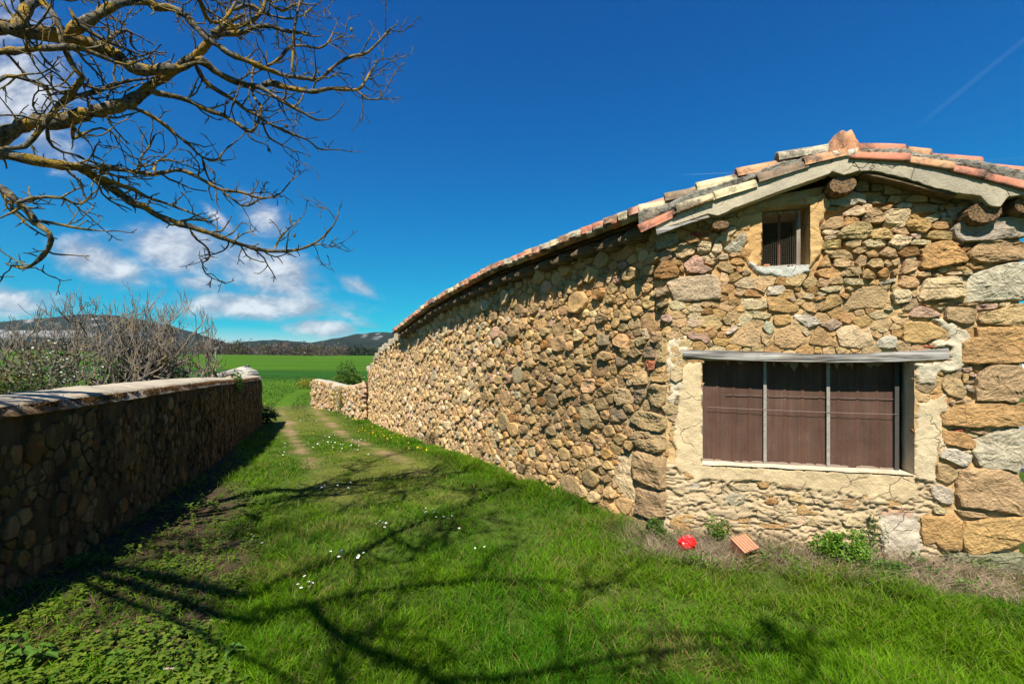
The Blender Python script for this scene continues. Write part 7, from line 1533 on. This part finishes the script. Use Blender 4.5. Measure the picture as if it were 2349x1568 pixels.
    bush("weed_clump", "low green clump of weeds right of the largest clump, near the quoin stones", "plant", foot(2015, .36), (.20, .14, .12), 1100, .018, (.05, .12, .012), (.10, .18, .025), seed=22, stems=5, gap=.44, wide=1.0, stem_r=.003)
    bush("weed_clump", "small leafy green weed growing between the red bag and the clay brick", "plant", foot(1648, .16), (.10, .09, .26), 700, .018, (.055, .13, .012), (.13, .21, .022), seed=23, stems=6, gap=.46, wide=1.0, stem_r=.003)
    bush("weed_clump", "green weed at the barn corner left of the red bag", "plant", foot(1500, .16), (.14, .10, .24), 800, .018, (.05, .12, .012), (.10, .18, .02), seed=24, stems=6, gap=.46, wide=1.0, stem_r=.003)
    bush("weed_clump", "thin green weed reaching up the wall right of the largest clump", "plant", foot(2005, .10), (.13, .07, .34), 420, .016, (.055, .12, .015), (.11, .18, .025), seed=25, stems=8, gap=.5, wide=1.0, stem_r=.003)
    # plants on the walls
    t0 = 14.0; p = lw_pos(np.array(t0), 1.02, .05); bush("wall_fern", "small bright green fern hanging on the shaded wall below its coping", "plant", tuple(p), (.12, .10, .42), 420, .045, (.04, .11, .012), (.09, .17, .02), seed=31, stems=5, wide=.6, stem_r=.003)
    p = wpos(np.array(6.6), -.02, .12); bush("wall_weed", "dry brown weed against the foot of the side wall", "plant", (p[0], p[1], float(gz(p[0], p[1]))), (.22, .14, .42), 700, .03, (.12, .08, .05), (.12, .11, .03), seed=32, stems=9, wide=.5, stem_r=.004)
    p = np.array([-7.55, 20.3]); bush("wall_creeper", "yellow flowering creeper hanging on the low wall beyond the barn", "plant", (p[0], p[1], float(gz(*p))+.15), (.55, .22, 1.05), 900, .06, (.10, .13, .02), (.32, .26, .02), seed=33, stems=8, wide=.9, stem_r=.006)
    p = W3(612, 950, 17.0); bush("ivy_tuft", "dark ivy tuft at the foot of the left wall end", "plant", (p[0]+.1, 16.7, float(gz(p[0], 16.7))), (.45, .35, .62), 700, .08, (.02, .045, .010), (.04, .08, .015), seed=34, stems=5)
    p = gb(705, 30); bush("broom_shrub", "yellow flowering bush beside the track at the field edge", "shrub", gb(708, 37), (1.1, .7, .9), 1100, .08, (.10, .13, .02), (.38, .30, .02), seed=35, stems=5)
    # grass bank and old wall seen over the low wall
    n = 9000; X = -10+6.5*rng.random(n); Y = 20+6*rng.random(n); k = X > np.interp(Y, [17, 21, 22.4, 23.3, 27], [-5.2, -7.6, -8.9, -9.9, -9.5]); X, Y = X[k], Y[k]; n = len(X)
    c = np.where((rng.random(n) < .35)[:, None], np.array([.20, .15, .09]), np.array([.07, .12, .02]))*(.6+.7*rng.random(n))[:, None]
    blades(np.stack([X, Y, gz(X, Y)-.02], -1), .9*(.5+.75*rng.random(n))*np.clip(.6+.8*fbm(X/.8, Y/.8, 61), .4, 1.3), .02*(.7+.6*rng.random(n)), rng.random(n)*6.283, .15+.4*rng.random(n), .3+.6*rng.random(n), c, "tall_grass", M_GRASS)
    # at the far right, past the barn corner: road, kerb stones, sign board
    V, Fc = box((13.5, 17, -.03), 11, 26, .10); o = mk("road", V, Fc, mat_plain("asphalt", (.20, .20, .20), .9, .2, 60), None); o["kind"] = "structure"
    c = W3(2352, 852, 9.0); root = thing("sign_board", "white board with a red stripe at the right edge behind the barn corner", "sign", (c[0]+.3, 9, 0))
    V, Fc = box((c[0]+.32, 9, c[2]), .8, .04, .55); mk("panel", V, Fc, M_WHITE, root)
    ax = unit(np.array([.5, 0, -.75])); V, Fc = box((c[0]+.10, 8.975, c[2]), .62, .02, .09, (ax, np.array([0, 1, 0]), np.cross(ax, [0, 1, 0]))); mk("stripe", V, Fc, M_RED, root)
    V, Fc = tubes([(np.array([[c[0]+.4, 9.04, -.1], [c[0]+.4, 9.04, c[2]]]), np.full(2, .03))], 8); mk("post", V, Fc, M_LATH, root)
M_POLE = mat_plain("old_pole", (.26, .22, .17)); M_RED = mat_plain("red_plastic", (.72, .012, .012), .35, .25, 40, .2, .5); M_BRICK = mat_plain("brick_clay", (.43, .19, .105), .9, .3, 50)
M_PALE = mat_plain("bleached_wood", (.25, .20, .16)); M_WHITE = mat_plain("white_paint", (.7, .7, .68)); M_STEM = mat_plain("green_stem", (.08, .12, .03)); M_ATTRF = mat_attr("petals", .7, .2)
build_details()
# ------------------------------------------------------------------ air between here and the hills
def build_haze():
    V, Fc = box((0, 3350, 186), 12400, 7340, 388)
    m = bpy.data.materials.new("haze"); m.use_nodes = True; w = NT(m.node_tree); w.n.clear()
    v = w.node('ShaderNodeVolumePrincipled', {'Color': (.62, .76, .95, 1), 'Density': HAZE, 'Anisotropy': .2}); o = w.node('ShaderNodeOutputMaterial'); w.l.new(v.outputs[0], o.inputs['Volume'])
    h = mk("haze", V, Fc, m, None); h["kind"] = "stuff"
HAZE = .000038
build_haze()
